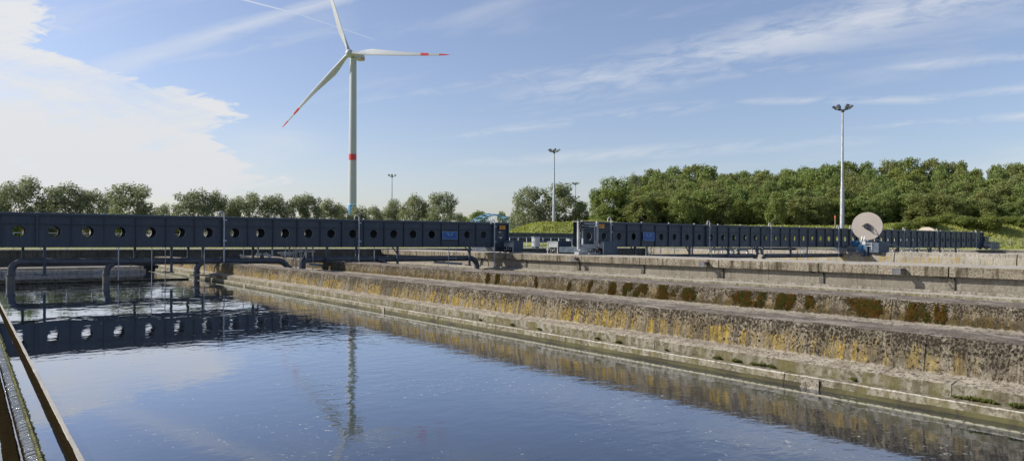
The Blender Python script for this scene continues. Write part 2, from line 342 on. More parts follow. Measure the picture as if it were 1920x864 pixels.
# ------------------------------------------------------------------ mesh helpers
class MB:
    def __init__(s): s.v = []; s.f = []; s.mi = []; s.cur = 0
    def add(s, vs, fs):
        o = len(s.v); s.v += [tuple(v) for v in vs]; s.f += [tuple(i+o for i in f) for f in fs]; s.mi += [s.cur]*len(fs)
    def box(s, x0, x1, y0, y1, z0, z1):
        s.add([(x0, y0, z0), (x1, y0, z0), (x1, y1, z0), (x0, y1, z0), (x0, y0, z1), (x1, y0, z1), (x1, y1, z1), (x0, y1, z1)],
              [(0, 3, 2, 1), (4, 5, 6, 7), (0, 1, 5, 4), (1, 2, 6, 5), (2, 3, 7, 6), (3, 0, 4, 7)])
    def bar(s, a, b, w=.04, h=None):
        a = Vector(a); b = Vector(b); d = (b-a).normalized(); h = h or w
        up = Vector((0, 0, 1)) if abs(d.z) < .95 else Vector((0, 1, 0))
        u = d.cross(up).normalized()*w/2; v = u.cross(d).normalized()*h/2
        s.add([a-u-v, a+u-v, a+u+v, a-u+v, b-u-v, b+u-v, b+u+v, b-u+v], [(0, 3, 2, 1), (4, 5, 6, 7), (0, 1, 5, 4), (1, 2, 6, 5), (2, 3, 7, 6), (3, 0, 4, 7)])
    def tube(s, pts, r, n=12, cap=True):
        pts = [Vector(p) for p in pts]; rs = r if isinstance(r, (list, tuple)) else [r]*len(pts)
        o = len(s.v); prev = None
        for i, p in enumerate(pts):
            d = (pts[min(i+1, len(pts)-1)]-pts[max(i-1, 0)]).normalized()
            if prev is None:
                up = Vector((0, 0, 1)) if abs(d.z) < .9 else Vector((1, 0, 0)); u = d.cross(up).normalized()
            else: u = (prev-d*prev.dot(d)).normalized()
            prev = u; v = d.cross(u)
            s.v += [tuple(p+(u*math.cos(2*math.pi*k/n)+v*math.sin(2*math.pi*k/n))*rs[i]) for k in range(n)]
        for i in range(len(pts)-1):
            for k in range(n):
                a = o+i*n+k; b = o+i*n+(k+1) % n; s.f.append((a, b, b+n, a+n)); s.mi.append(s.cur)
        if cap:
            s.f.append(tuple(o+k for k in range(n))[::-1]); s.mi.append(s.cur)
            e = o+(len(pts)-1)*n; s.f.append(tuple(e+k for k in range(n))); s.mi.append(s.cur)
    def build(s, name, mats, parent=None, smooth=False, loc=None):
        me = bpy.data.meshes.new(name); me.from_pydata(s.v, [], s.f)
        if not isinstance(mats, (list, tuple)): mats = [mats]
        for mm in mats: me.materials.append(mm)
        me.polygons.foreach_set('material_index', s.mi)
        if smooth:
            me.polygons.foreach_set('use_smooth', [True]*len(s.f))
            try: me.set_sharp_from_angle(angle=R(38))
            except Exception: pass
        me.update(); o = bpy.data.objects.new(name, me); col.objects.link(o)
        if parent: o.parent = parent
        if loc: o.location = loc
        return o
def tag(o, label=None, cat=None, group=None, kind=None):
    if label: o['label'] = label
    if cat: o['category'] = cat
    if group: o['group'] = group
    if kind: o['kind'] = kind
    return o
def empty(name, label, cat, loc=(0, 0, 0), group=None, rz=0.):
    o = bpy.data.objects.new(name, None); col.objects.link(o); o.location = loc; o.rotation_euler.z = rz; o.empty_display_size = .3
    return tag(o, label, cat, group)
def copy_tree(o, parent=None):
    c = o.copy(); col.objects.link(c); c.parent = parent
    for ch in list(o.children): copy_tree(ch, c)
    return c
def arc(c, r, a0, a1, n, pl='xz'):
    out = []
    for i in range(n+1):
        a = R(a0+(a1-a0)*i/n); q = (math.cos(a)*r, math.sin(a)*r)
        out.append((c[0]+q[0], c[1], c[2]+q[1]) if pl == 'xz' else (c[0], c[1]+q[0], c[2]+q[1]))
    return out

# ------------------------------------------------------------------ ground, water
BX0, BX1, BY0, BY1 = -16., 99., -25., 57.6
def sst(v, a, b): t = np.clip((v-a)/(b-a), 0, 1); return t*t*(3-2*t)
def ground_h(X, Y):
    d = X*FW.x+Y*FW.y; r = X*RT.x+Y*RT.y
    h = 1.3+sst(d, 130, 143)*sst(r, -5, 25)*3.9+sst(d, 152, 215)*sst(r, 12, 45)*6.5
    h = h+1.2*sst(r, 62, 95)*sst(d, 130, 146)
    md = ((d-140)/11)**2+((r-4.5)/8.2)**2
    h = h+3.3*np.exp(-md*1.1)
    md = ((d-146)/9)**2+((r-16)/6)**2
    h = h+1.5*np.exp(-md)
    return h+.12*np.sin(X*.9)*np.sin(Y*.7)*sst(d, 125, 135)
def gz(x, y): return float(ground_h(np.array(x), np.array(y)))
def lines(a, b, lo, hi, st):
    g = [a-5000, a-1500, a-500, a-200, a-80, a-30, a-10, a]
    g += list(np.arange(a+10, b-5, 12)); g += [b]
    g += list(np.arange(max(b, lo)+1.6, hi, st)); g += [hi+60, hi+200, hi+800, hi+3000, hi+6000]
    return sorted(set(float(v) for v in g))
xs = lines(BX0, BX1, BX1, 260, 1.8); ys = lines(BY0, BY1, BY1, 260, 1.8)
xs = sorted(set(xs+[float(v) for v in np.arange(20, 98, 2.0)])); ys = sorted(set(ys+[float(v) for v in np.arange(-20, 57, 2.2)]))
XX, YY = np.meshgrid(xs, ys, indexing='ij'); ZZ = ground_h(XX, YY)
nv = len(ys); V = np.stack([XX.ravel(), YY.ravel(), ZZ.ravel()], 1)
F = []
for i in range(len(xs)-1):
    for j in range(nv-1):
        cx, cy = (xs[i]+xs[i+1])/2, (ys[j]+ys[j+1])/2
        if BX0 < cx < BX1 and BY0 < cy < BY1: continue
        a = i*nv+j; F.append((a, a+nv, a+nv+1, a+1))
g = MB(); g.v = V.tolist(); g.f = F; g.mi = [0]*len(F)
tag(g.build('ground', M['grass'], smooth=False), 'rough grass ground rising to the wooded slope behind the basins', 'ground', kind='structure')
for p in bpy.data.objects['ground'].data.polygons: p.use_smooth = True
g = MB(); g.add([(BX0+.01, BY0+.01, 0), (BX1-.01, BY0+.01, 0), (BX1-.01, BY1-.1, 0), (BX0+.01, BY1-.1, 0)], [(0, 1, 2, 3)])
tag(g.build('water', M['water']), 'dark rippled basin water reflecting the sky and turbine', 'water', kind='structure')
g = MB(); g.add([(BX0, BY0, -2.5), (BX1, BY0, -2.5), (BX1, BY1, -2.5), (BX0, BY1, -2.5)], [(0, 1, 2, 3)])
for x0, x1, y0, y1 in ((BX0, BX0+.3, BY0, BY1), (BX1-.3, BX1, BY0, BY1), (BX0+.3, BX1-.3, BY0, BY0+.3)): g.box(x0, x1, y0, y1, -2.5, 1.294)
tag(g.build('basin_shell', M['darkconc']), 'concrete floor and outer sides of the settling basins', 'basin', kind='structure')

# ------------------------------------------------------------------ walls by swept profile
def sweep(name, prof, segs, mats, mids, dy=.25, jit=0., parent=None, nsub=1, smooth=True, endcap=True):
    """prof: list of (x, z) ; segs: list of (y0, y1) ; mids: material slot for each profile edge"""
    mb = MB()
    P = []; MI = []
    for i in range(len(prof)-1):
        (xa, za), (xb, zb) = prof[i], prof[i+1]; L = math.hypot(xb-xa, zb-za)
        k = max(1, int(round(L/nsub))) if nsub < 1 else 1
        for q in range(k): P.append((xa+(xb-xa)*q/k, za+(zb-za)*q/k)); MI.append(mids[i])
    P.append(prof[-1]); P = np.array(P); n = len(P)
    for (y0, y1) in segs:
        ny = max(2, int((y1-y0)/dy)+1); Y = np.linspace(y0, y1, ny)
        G = np.zeros((ny, n, 3)); G[:, :, 0] = P[:, 0]; G[:, :, 2] = P[:, 1]; G[:, :, 1] = Y[:, None]
        if jit:
            j1 = rng.normal(0, jit, (ny, n, 2)); j2 = np.repeat(rng.normal(0, jit, (ny//6+2, n, 2)), 6, 0)[:ny]
            jj = (j1*.6+j2*.8); jj[:, 0] = 0; jj[:, -1] = 0
            G[:, :, 0] += jj[:, :, 0]; G[:, :, 2] += jj[:, :, 1]
        o = len(mb.v); mb.v += G.reshape(-1, 3).tolist()
        for a in range(ny-1):
            for b in range(n-1):
                i0 = o+a*n+b; mb.f.append((i0, i0+1, i0+n+1, i0+n)); mb.mi.append(MI[b])
        if endcap:
            mb.f.append(tuple(o+k for k in range(n))[::-1]); mb.mi.append(MI[0])
            mb.f.append(tuple(o+(ny-1)*n+k for k in range(n))); mb.mi.append(MI[0])
    return mb.build(name, mats, parent, smooth=smooth)
def segs(y0, y1, step, off=0., gap=.02):
    out = []; a = y0; b = off
    while b <= y0: b += step
    while a < y1:
        e = min(b, y1); out.append((a+gap/2, e-gap/2)); a = e; b += step
    return [s for s in out if s[1]-s[0] > .05]
def plate(name, x, y0, y1, ztop, depth, pitch, mt, parent, side=.012):
    """V-notch overflow plate"""
    mb = MB(); n = int((y1-y0)/pitch); v = []
    for i in range(n):
        a = y0+i*pitch
        for (yy, zz) in ((a, ztop), (a+pitch*.28, ztop), (a+pitch*.5, ztop-depth), (a+pitch*.72, ztop)):
            v.append((yy, zz+random.uniform(-.004, .004)))
    N = len(v)
    for sx in (0, side):
        mb.v += [(x+sx, p[0], p[1]) for p in v]; mb.v += [(x+sx, p[0], -.35) for p in v]
    o2 = 2*N
    for i in range(N-1):
        mb.f.append((i, i+1, N+i+1, N+i)[::-1]); mb.f.append((o2+i, o2+i+1, o2+N+i+1, o2+N+i)); mb.f.append((i, i+1, o2+i+1, o2+i)); mb.mi += [0, 0, 0]
    return mb.build(name, mt, parent)

# wall A: long lichen wall beside the main basin, with kerb, launder and overflow plate
A = empty('basin_wall', 'long low concrete wall with yellow lichen runs beside the main basin', 'wall', (10.7, 4, 0))
A.location = (0, 0, 0)
sweep('wall_face', [(10.67, .34), (10.68, .40), (10.78, .86), (10.82, .90), (11.60, .915), (11.66, .88), (11.72, -.5)], segs(-12, 56.8, 10.2, 4.4, .010), [M['lichA'], M['walltop'], M['darkconc']], [0, 0, 0, 1, 1, 2], dy=.06, jit=.006, parent=A, nsub=.07)
sweep('ledge', [(10.31, .1), (10.31, .335), (10.335, .345), (10.68, .392), (10.68, .1)], segs(-12, 52.6, 5.1, 3.9, .012), [M['kerb'], M['ledge']], [0, 1, 1, 0], dy=.1, jit=.0035, parent=A, nsub=.08)
sweep('launder_edge', [(10.10, -.4), (10.10, .02), (10.12, .06), (10.125, .155), (10.14, .17), (10.33, .175), (10.33, -.4)], segs(-12, 52.6, 5.1, 6.2, .010), [M['slime'], M['kerb'], M['paleconc']], [0, 0, 1, 2, 1, 1], dy=.15, jit=.003, parent=A, nsub=.09)
tag(plate('overflow_plate', 9.72, -12, 52.6, .016, .013, .12, M['notch'], A), 'serrated overflow plate just above the water')
for yy, hh in ((5.62, .30), (19.5, .2), (33.1, .2)): mb = MB(); mb.box(10.088, 10.10, yy, yy+hh, -.06, .15); tag(mb.build('lime_stain', M['ledge'], A), 'whitish lime stain on the launder edge')
# wall B: second wall
B = empty('basin_wall', 'grey lichen wall with ochre moss tufts behind the yellow stained wall', 'wall')
sweep('wall_face', [(16.68, .36), (16.70, .42), (16.81, .86), (16.84, .90), (18.20, .915), (18.27, .88), (18.3, -.5)], segs(-12, 56.8, 10.2, 7.6, .012), [M['lichB'], M['walltop'], M['darkconc']], [0, 0, 0, 1, 1, 2], dy=.08, jit=.008, parent=B, nsub=.08)
sweep('ledge', [(15.3, -.4), (15.3, .36), (15.4, .39), (16.69, .43), (16.69, .1)], segs(-12, 52.6, 5.1, 2.2, .025), [M['kerb'], M['ledge']], [0, 1, 1, 0], dy=.15, jit=.006, parent=B, nsub=.15)
# wall C: runway beam wall
C = empty('runway_wall', 'tall concrete runway wall with overhanging beam under the bridge ends', 'wall')
sweep('foot', [(27.8, -.4), (27.8, .16), (27.85, .17), (28.25, .19), (28.27, .30), (28.95, .325), (28.95, .1)], segs(-14, 56.8, 5.1, 3.2, .012), [M['kerb'], M['paleconc']], [0, 0, 0, 0, 1, 1], dy=.5, parent=C)
sweep('skirting', [(29.05, .30), (29.05, .40), (29.10, .415), (29.27, .42)], segs(-14, 56.8, 5.1, 0.9, .004), [M['conc']], [0, 0, 0], dy=1, parent=C, smooth=False, endcap=False)
sweep('wall_face', [(29.26, .3), (29.26, .96), (29.3, 1.0), (30.6, 1.0), (30.6, -.4)], segs(-14, 56.8, 2.55, .9, .014), [M['fascia']], [0]*4, dy=1, parent=C, smooth=False)
sweep('runway_beam', [(29.02, .93), (29.0, .95), (29.0, 1.28), (29.03, 1.31), (32.7, 1.325), (32.72, 1.29), (32.72, -.4)], segs(-14, 56.8, 5.1, .9, .05), [M['beam'], M['paleconc'], M['darkconc']], [0, 0, 0, 1, 1, 2], dy=.3, jit=.002, parent=C, nsub=.2)
# ribs and brackets of wall C
rib = None
for k in range(-2, 10):
    y = .87+5.1*k
    if rib is None:
        mb = MB(); mb.box(29.19, 29.25, -.10, .10, .425, .93); mb.add([(29.12,-.10,.93),(29.25,-.10,.93),(29.25,-.10,.80),(29.12,-.10,.80),(29.12,.6,.93),(29.25,.6,.93),(29.25,.6,.90),(29.12,.6,.90)],[(0,1,2,3),(7,6,5,4),(0,3,7,4),(1,5,6,2),(3,2,6,7),(0,4,5,1)]); rib = mb.build('rib', M['darkconc'], C)
        rib.location.y = y
    else:
        c = rib.copy(); col.objects.link(c); c.parent = C; c.location.y = y
mb = MB(); mb.box(28.62, 28.995, -.16, .16, 1.14, 1.20); mb.box(28.62, 28.66, -.16, .16, .98, 1.14); br = mb.build('bracket', M['pipe'], C)
for i, y in enumerate((12.8, 22.0, 31.4, 3.6)):
    c = br if i == 0 else br.copy()
    if i: col.objects.link(c); c.parent = C
    c.location.y = y
# wall D, wall E
Dw = empty('basin_wall', 'far concrete wall with yellow stains below the cable reel', 'wall')
sweep('wall_face', [(63.2, -.4), (63.3, 1.04), (63.35, 1.06), (63.4, 1.315), (63.45, 1.365), (66.4, 1.375), (66.4, -.4)], segs(-20, 56.8, 9., 1.5, .08), [M['yellowwall'], M['conc'], M['paleconc']], [0, 2, 1, 1, 2, 1], dy=.5, jit=.004, parent=Dw, nsub=.3)
Ew = empty('basin_wall', 'farthest basin wall at the right under the bridge end', 'wall')
sweep('wall_face', [(95.0, -.4), (95.1, 1.05), (95.3, 1.1), (95.4, 1.40), (98.6, 1.42), (98.6, -.4)], segs(-20, 56.8, 12., 3, .06), [M['darkconc'], M['conc'], M['paleconc']], [1, 2, 0, 2, 1], dy=1, jit=.006, parent=Ew)
# end wall across the basins
mb = MB()
mb.box(BX0+.3, 9.6, 57.0, 58.6, -1, 1.33); mb.box(9.6, 28.6, 57.0, 58.6, -1, 1.325); mb.box(28.6, 63., 57.0, 58.6, -1, 1.33); mb.box(63., 98.7, 57.0, 58.6, -1, 1.335)
Ez = empty('end_wall', 'dark end wall across the basins below the white railing', 'wall')
mb.build('wall_face', M['darkconc'], Ez)
mb = MB(); mb.box(BX0+.3, 98.6, 56.85, 58.7, 1.34, 1.42); mb.build('coping', M['paleconc'], Ez)
mb = MB(); mb.box(BX0+.3, 9.4, 52.6, 56.99, -.6, .30); mb.box(12.0, 15.2, 52.6, 56.99, -.6, .30); mb.box(18.6, 27.7, 52.6, 56.99, -.6, .28)
mb.build('ledge', M['conc'], Ez)
mb = MB(); mb.box(BX0+.3, 9.38, 51.6, 51.75, -.3, .20); mb.box(BX0+.3, 9.38, 52.3, 52.55, -.3, .34); mb.build('launder_edge', M['paleconc'], Ez)

# left launder: baffle plate, overflow plate, spill, brown wall
L = empty('overflow_channel', 'brown overflow channel with serrated plate at the lower left corner', 'channel')
sweep('channel_wall', [(.0, -.6), (.27, -.10), (.30, .0), (.33, .012), (.43, .015), (.47, -.02), (.47, -.6)], [(-2, 51.5)], [M['brownwet']], [0]*6, dy=.05, jit=.0025, parent=L, nsub=.05)
mb = MB(); y = 3.
while y < 51.5:
    for q in range(1):
        h = random.uniform(.022, .038); x0 = .455+random.uniform(-.01, .01)
        mb.tube([(x0, y+random.uniform(-.01, .01), -.01), (.51, y+random.uniform(-.008, .008), h*.6), (.565, y, h), (.58, y, h-.01)], [.006, .009, .010, .008], 6)
    y += .05
mb.build('spill', M['spill'], L, smooth=True)
mb = MB(); mb.box(.462, .583, 2.95, 51.5, -.3, .010); mb.build('channel_lip', M['brownwet'], L)
plate('overflow_plate', .585, 2.95, 51.5, .06, .045, .10, M['greenalg'], L, .014)
mb = MB()
for i in range(2600):
    y = 3.5+48*random.random()**1.6; r = random.uniform(.006, .018)
    x = .605+random.uniform(-.022, .018); z = random.uniform(.0, .055)
    mb.tube([(x, y, z-r), (x+r*.3, y+r, z), (x, y+2*r, z-r*.6)], [r*.5, r, r*.4], 5)
mb.build('algae', M['greenalg'], L)
S = empty('scum_baffle', 'straight plank shaped scum baffle standing in the water at lower left', 'baffle')
sweep('baffle_board', [(.825, -.5), (.82, -.01), (.825, .085), (.835, .105), (.85, .108), (.852, .118), (.89, .12), (.894, .11), (.894, -.5)], segs(-2, 51.5, 6., 1.2, .012), [M['brownwet'], M['baffle']], [0, 0, 0, 0, 1, 1, 1, 0], dy=.08, jit=.0014, parent=S, nsub=.05)

# moss tufts
def moss(name, label, centres, mt, sx, sy, sz, n, slope=0.):
    mb = MB(); dd = [Vector(v).normalized() for v in ((1, 0, 0), (-1, 0, 0), (0, 1, 0), (0, -1, 0), (0, 0, 1), (0, 0, -1))]
    for (x, y, z, k) in centres:
        sub = [(rng.uniform(-.75, .75), rng.uniform(-.6, .75), rng.uniform(.25, .55)) for q in range(int(3+5*k))]
        for i in range(int(n*k)):
            sy_, sz_, sr = sub[i % len(sub)]; a = rng.normal(0, .5, 3)
            zz = max(-sz, min(sz*.98, (sz_+a[2]*sr*1.5)*sz)); c = Vector((x+zz*slope+a[0]*sx, y+(sy_+a[1]*sr)*sy*k, z+zz)); r = random.uniform(.007, .017)
            mb.add([c+q*r*random.uniform(.5, 1.5) for q in dd], [(0, 2, 4), (2, 1, 4), (1, 3, 4), (3, 0, 4), (2, 0, 5), (1, 2, 5), (3, 1, 5), (0, 3, 5)])
    return tag(mb.build(name, mt), label, 'moss', kind='stuff')
cm = []
for px, wd in ((912, .5), (930, .5), (1003, .35), (1065, .3), (1105, .35), (1147, .6), (1172, .7), (1198, .8), (1250, 1.1), (1292, .9), (1385, 1.1), (1422, .5), (1462, .9), (1480, .4), (1520, .5), (1610, 1.0), (1640, .7), (1720, .7), (1760, .4)):
    # where that part of wall B stands
    d = FW+RT*((px-960)/FPX); y = 16.68*d.y/d.x
    cm.append((16.745, y, .665, wd))
moss('moss', 'ochre and green moss tufts on the second wall', cm, M['moss'], .016, .34, .20, 1700, .24)
cm = []
for px, wd in ((900, .4), (960, .5), (1010, .4), (1345, .5), (1378, .7), (1420, .8), (1445, .6), (1815, 1.), (1850, .8), (1905, 1.), (1600, .3), (1160, .5), (1120, .3), (1250, .3)):
    d = FW+RT*((px-960)/FPX); y = 10.26*d.y/d.x; cm.append((10.27, y, .205, wd))
moss('moss', 'small green moss cushions in the kerb groove above the basin water', cm, M['greenmoss'], .03, .16, .02, 170)

# ------------------------------------------------------------------ railing on the end wall
def post_mesh(h): mb = MB(); mb.bar((0, 0, 0), (0, 0, h), .05); return mb
def railing(x0, x1, y, z, label, step=1.5):
    rl = empty('railing', label, 'railing', (x0, y, z))
    mb = MB()
    for hh in (1.1, .6, .15): mb.bar((0, 0, hh), (x1-x0, 0, hh), .045)
    mb.build('rail', M['white'], rl)
    n = int((x1-x0)/step); p0 = post_mesh(1.1).build('post', M['white'], rl)
    for i in range(1, n+1): c = p0.copy(); col.objects.link(c); c.parent = rl; c.location = (i*step, 0, 0)
    return rl
railing(-5., 40., 57.3, 1.42, 'white railing along the end wall behind the left bridge')
railing(40.4, 56.9, 57.3, 1.42, 'white railing on the end wall in the gap between the two bridges', 1.1)
railing(57.3, 96., 57.3, 1.42, 'white railing along the end wall behind the right bridge')
def cabinet(x, y, z, w_, h, label):
    c = empty('control_cabinet', label, 'cabinet', (x, y, z))
    mb = MB(); mb.box(-w_/2, w_/2, -.2, .2, .12, h); mb.box(-w_/2-.03, w_/2+.03, -.23, .25, h, h+.05); mb.build('housing', M['ltgrey'], c)
    mb = MB(); mb.box(-w_/2+.04, w_/2-.04, -.225, -.203, .18, h-.06); mb.build('door', M['white'], c)
    mb = MB(); mb.box(-w_/2+.05, w_/2-.05, -.15, .15, 0, .118); mb.build('plinth', M['dark'], c)
cabinet(47.6, 56.6+.0, 1.42+.0, .8, 1.15, 'tall pale grey cabinet at the railing in the gap between bridges')
bpy.data.objects['control_cabinet'].location.y = 57.9
cabinet(52.4, 57.9, 1.42, .45, .95, 'narrow pale cabinet at the railing nearer the right bridge')

# ------------------------------------------------------------------ travelling bridges
def web(mb, panels, z0, z1, y0, y1, zc, r, N=28):
    """steel web with round openings; panels: (xa, xb, hole centre or None)"""
    for xa, xb, xc in panels:
        a0, a1, b0, b1 = (z0(xa), z0(xb), z1(xa), z1(xb))
        for (y, fl) in ((y0, False), (y1, True)):
            if xc is None:
                q = [(xa, y, a0), (xb, y, a1), (xb, y, b1), (xa, y, b0)]; mb.add(q, [(0, 1, 2, 3) if not fl else (3, 2, 1, 0)]); continue
            ring = []; outer = []
            zcc = zc(xc)
            for k in range(N):
                t = 2*math.pi*(k+.5)/N; cx, cz = math.cos(t), math.sin(t)
                ring.append((xc+r*cx, y, zcc+r*cz))
                # project to the rectangle
                hx = (xb-xc) if cx > 0 else (xc-xa); hz = (b0-zcc) if cz > 0 else (zcc-a0)
                s = min(hx/abs(cx) if abs(cx) > 1e-6 else 9e9, hz/abs(cz) if abs(cz) > 1e-6 else 9e9)
                ox, oz = xc+cx*s, zcc+cz*s
                outer.append((ox, y, oz))
            # snap the four rays nearest the corners onto the corners
            for (X, Z) in ((xa, a0), (xb, a1), (xb, b1), (xa, b0)):
                i = min(range(N), key=lambda i: (outer[i][0]-X)**2+(outer[i][2]-Z)**2); outer[i] = (X, y, Z)
            fs = []
            for k in range(N):
                j = (k+1) % N; f = (k, j, N+j, N+k); fs.append(f if fl else f[::-1])
            mb.add(ring+outer, fs)
        if xc is not None:
            zcc = zc(xc); v = []
            for k in range(N):
                t = 2*math.pi*(k+.5)/N; v += [(xc+r*math.cos(t), y0, zcc+r*math.sin(t)), (xc+r*math.cos(t), y1, zcc+r*math.sin(t))]
            mb.cur = 1; mb.add(v, [(2*k, 2*k+1, (2*k+3) % (2*N), (2*k+2) % (2*N)) for k in range(N)]); mb.cur = 0  # rim faces take the paler slot, painting in sunlit crescents inside the openings
def make_bridge(label, Y, x0, x1, post0, pitch, ztop, zbot, zc, fold, r, thick=(), dY=.84, group='travelling scraper bridges'):
    b = empty('travelling_bridge', label, 'bridge', (0, Y, 0), group)
    xs_ = [x0]; x = post0
    while x < x0+.25: x += pitch
    while x < x1-.2: xs_.append(x); x += pitch
    xs_.append(x1)
    pan = []
    for a, c in zip(xs_[:-1], xs_[1:]): pan.append((a, c, (a+c)/2 if c-a > .9*pitch else None))
    mb = MB(); web(mb, pan, zbot, ztop, 0, .055, zc, r); mb.build('front_web', [M['blue'], M['ltgrey']], b)  # second slot: pale hole rims coloured as if caught by the sun
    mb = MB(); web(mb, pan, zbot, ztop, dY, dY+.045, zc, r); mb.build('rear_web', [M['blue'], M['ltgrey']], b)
    # flanges follow the slight camber
    n = 40; mb = MB(); mt = MB(); ml = MB(); m2 = MB(); m3 = MB()
    for i in range(n):
        a = x0+(x1-x0)*i/n; c = x0+(x1-x0)*(i+1)/n
        def slab(m_, ya, yb, f, h0, h1):
            m_.add([(a, ya, f(a)+h0), (c, ya, f(c)+h0), (c, yb, f(c)+h0), (a, yb, f(a)+h0), (a, ya, f(a)+h1), (c, ya, f(c)+h1), (c, yb, f(c)+h1), (a, yb, f(a)+h1)],
                   [(0, 3, 2, 1), (4, 5, 6, 7), (0, 1, 5, 4), (2, 3, 7, 6)]+([(3, 0, 4, 7)] if i == 0 else [])+([(1, 2, 6, 5)] if i == n-1 else []))
        slab(mt, -.12, dY+.13, ztop, 0., .035)
        slab(mb, -.09, .10, ztop, -.10, -.003)
        slab(m2, -.085, .10, zbot, -.02, .0)
        slab(m3, dY-.10, dY+.1, zbot, -.02, .0)
        slab(ml, -.085, -.001, lambda q: fold(q), -.012, .022)
    mt.build('walkway_deck', M['bluetop'], b); mb.build('flange', M['blue'], b); m2.build('flange', M['blue'], b); m3.build('flange', M['blue'], b); ml.build('stiffening_rail', M['blue'], b)
    first = None
    for i, x in enumerate(xs_):
        tk = any(abs(x-q) < .4 for q in thick) or i in (0, len(xs_)-1)
        m_ = MB(); wd = .045 if tk else .010; dp = .11 if tk else .075
        m_.box(-wd, wd, -dp, -.001, zbot(x)+.002, ztop(x)-.102); m_.box(-wd*.6, wd*.6, .02, .10, zbot(x)+.01, ztop(x)-.11)
        o = m_.build('stiffener', M['blue'], b); o.location.x = x+(.05 if i == 0 else -.05 if i == len(xs_)-1 else 0)
        if i % 2 == 0:
            m_ = MB(); m_.box(-.05, .05, -.10, -.02, 0, .075); m_.box(-.09, .09, -.11, -.01, -.002, .012)
            o = m_.build('deck_lug', M['ltgrey'], b); o.location = (x, 0, ztop(x)+.036)
    return b
def bpart(b, name, mb, mt, smooth=False, label=None):
    o = mb.build(name, mt, b, smooth=smooth)
    if label: o['label'] = label
    return o
def hook(b, x, zb, zt, tab=None, left=True):
    mb = MB(); s = -1 if left else 1; r = .15
    pts = [(x, -.22, zb), (x, -.22, zt-r)]+[(x+s*r-s*r*math.cos(R(t)), -.22, zt-r+r*math.sin(R(t))) for t in range(20, 181, 20)]+[(x+2*s*r, -.22, zt-r-.12)]
    mb.tube(pts, .034, 8); bpart(b, 'gooseneck_pole', mb, M['white'], True)
    for zz in (zt-.45, (zt-.3+zb)/2 if zb > 1 else 2.1):
        mb = MB(); mb.bar((x-.06, -.22, zz), (x+.14, -.22, zz), .05, .07); bpart(b, 'clamp', mb, M['galv'])
def leg(b, x, y, zt, zb, wd=.10, foot=None, brace=0, mt=None):
    mb = MB(); mb.box(x-wd/2, x+wd/2, y-wd/2, y+wd/2, zb, zt)
    if brace: mb.bar((x+brace, y, zt-.02), (x, y, zt-.45), .06)
    if foot: mb.bar((x-foot, y+.1, zb+.03), (x+.12, y-.10, zb-.02), .16, .05)
    bpart(b, 'support_leg', mb, mt or M['blue'])
def thin(b, x, y, zt, zb, r=.018, mt=None):
    mb = MB(); mb.tube([(x, y, zt), (x, y, zb)], r, 6); bpart(b, 'sensor_rod', mb, mt or M['galv'])
def flange_ring(mb, p, ax, r, h=.03):
    a = Vector(p)-Vector(ax)*h; c = Vector(p)+Vector(ax)*h; mb.tube([a, c], r, 18)

# bridge one (left)
t1 = lambda x: 3.335+(x-1.24)*.0026; b1 = lambda x: 1.765-(x-1.24)*.0006
br1 = make_bridge('long dark blue travelling bridge with round openings over the left basin', 40., -5.8, 30.36, 1.257-1.386*5, 1.386, t1, b1, lambda x: 2.49+(x-1)*.003, lambda x: 2.85+(x-1)*.003, .255, thick=(2.64, 17.9), dY=1.2)
for x, zb, zt in ((11.02, .95, 3.66), (18.87, .75, 3.66), (29.02, .42, 3.60)): hook(br1, x, zb, zt)
for x, zb, ft in ((2.94, .47, .3), (8.43, .47, .35), (16.87, .5, .25), (21.53, .55, 0), (26.99, .5, .3)): leg(br1, x, -.15, 1.75, zb, .115, ft, brace=(-.35 if x > 20 else 0))
for x in (2.15, 6.9, 9.47, 10.21, 12.89, 19.2): leg(br1, x, .84, 1.75, 1.15 if x > 2.5 else .85, .11)
for x, zb in ((6.03, .1), (7.53, -.1), (8.16, -.1), (10.06, .3), (14.42, .9), (15.0, .4), (15.35, .5), (16.05, .3), (19.98, .3), (25.38, .35), (25.97, .35), (12.1, 1.2), (20.9, 1.1)): thin(br1, x, -.05, 1.75, zb, .022)
mb = MB(); mb.bar((25.38, -.05, .36), (25.97, -.05, .36), .03); mb.bar((25.38, -.05, 1.0), (25.97, -.05, 1.0), .03); bpart(br1, 'ladder_rung', mb, M['galv'])
def piperun(b, pts, r, low=None, mt=None):
    mb = MB(); mb.tube(pts, r, 20); return bpart(b, 'sludge_pipe', mb, mt or M['pipe'], True)
def elbow(x, z, s, rad, zend, r, y=.15):
    """horizontal pipe at height z turning down, s=-1 pipe comes from +x"""
    c = (x, y, z-rad); a = [(x+s*rad*math.sin(R(t)), y, z-rad+rad*math.cos(R(t))) for t in range(0, 91, 10)]
    return a+[(x+s*rad, y, zend)]
PZ = 1.03
piperun(br1, elbow(2.1, PZ+.04, -1, .42, .42, .19)[::-1]+[(14.0, .15, PZ-.05)]+[(14.0+.7*math.sin(R(t)), .15, PZ-.75+.7*math.cos(R(t))) for t in range(10, 61, 10)]+[(14.95, .15, .35)], .165)
for x in (5.52, 9.72):
    piperun(br1, [(x, .15, .4), (x+.02, .15, .62), (x+.12, .15, .82), (x+.35, .15, .98)], .155)
    mb = MB(); flange_ring(mb, (x, .15, .42), (0, 0, 1), .20); bpart(br1, 'pipe_flange', mb, M['pipe'], True)
    mb = MB(); mb.tube([(x, .15, -1.5), (x, .15, .40)], .165, 20); bpart(br1, 'dip_pipe', mb, M['pipelow'], True)
mb = MB(); mb.tube([(1.65, .15, -1.5), (1.65, .15, .45)], .175, 20); bpart(br1, 'dip_pipe', mb, M['pipelow'], True)
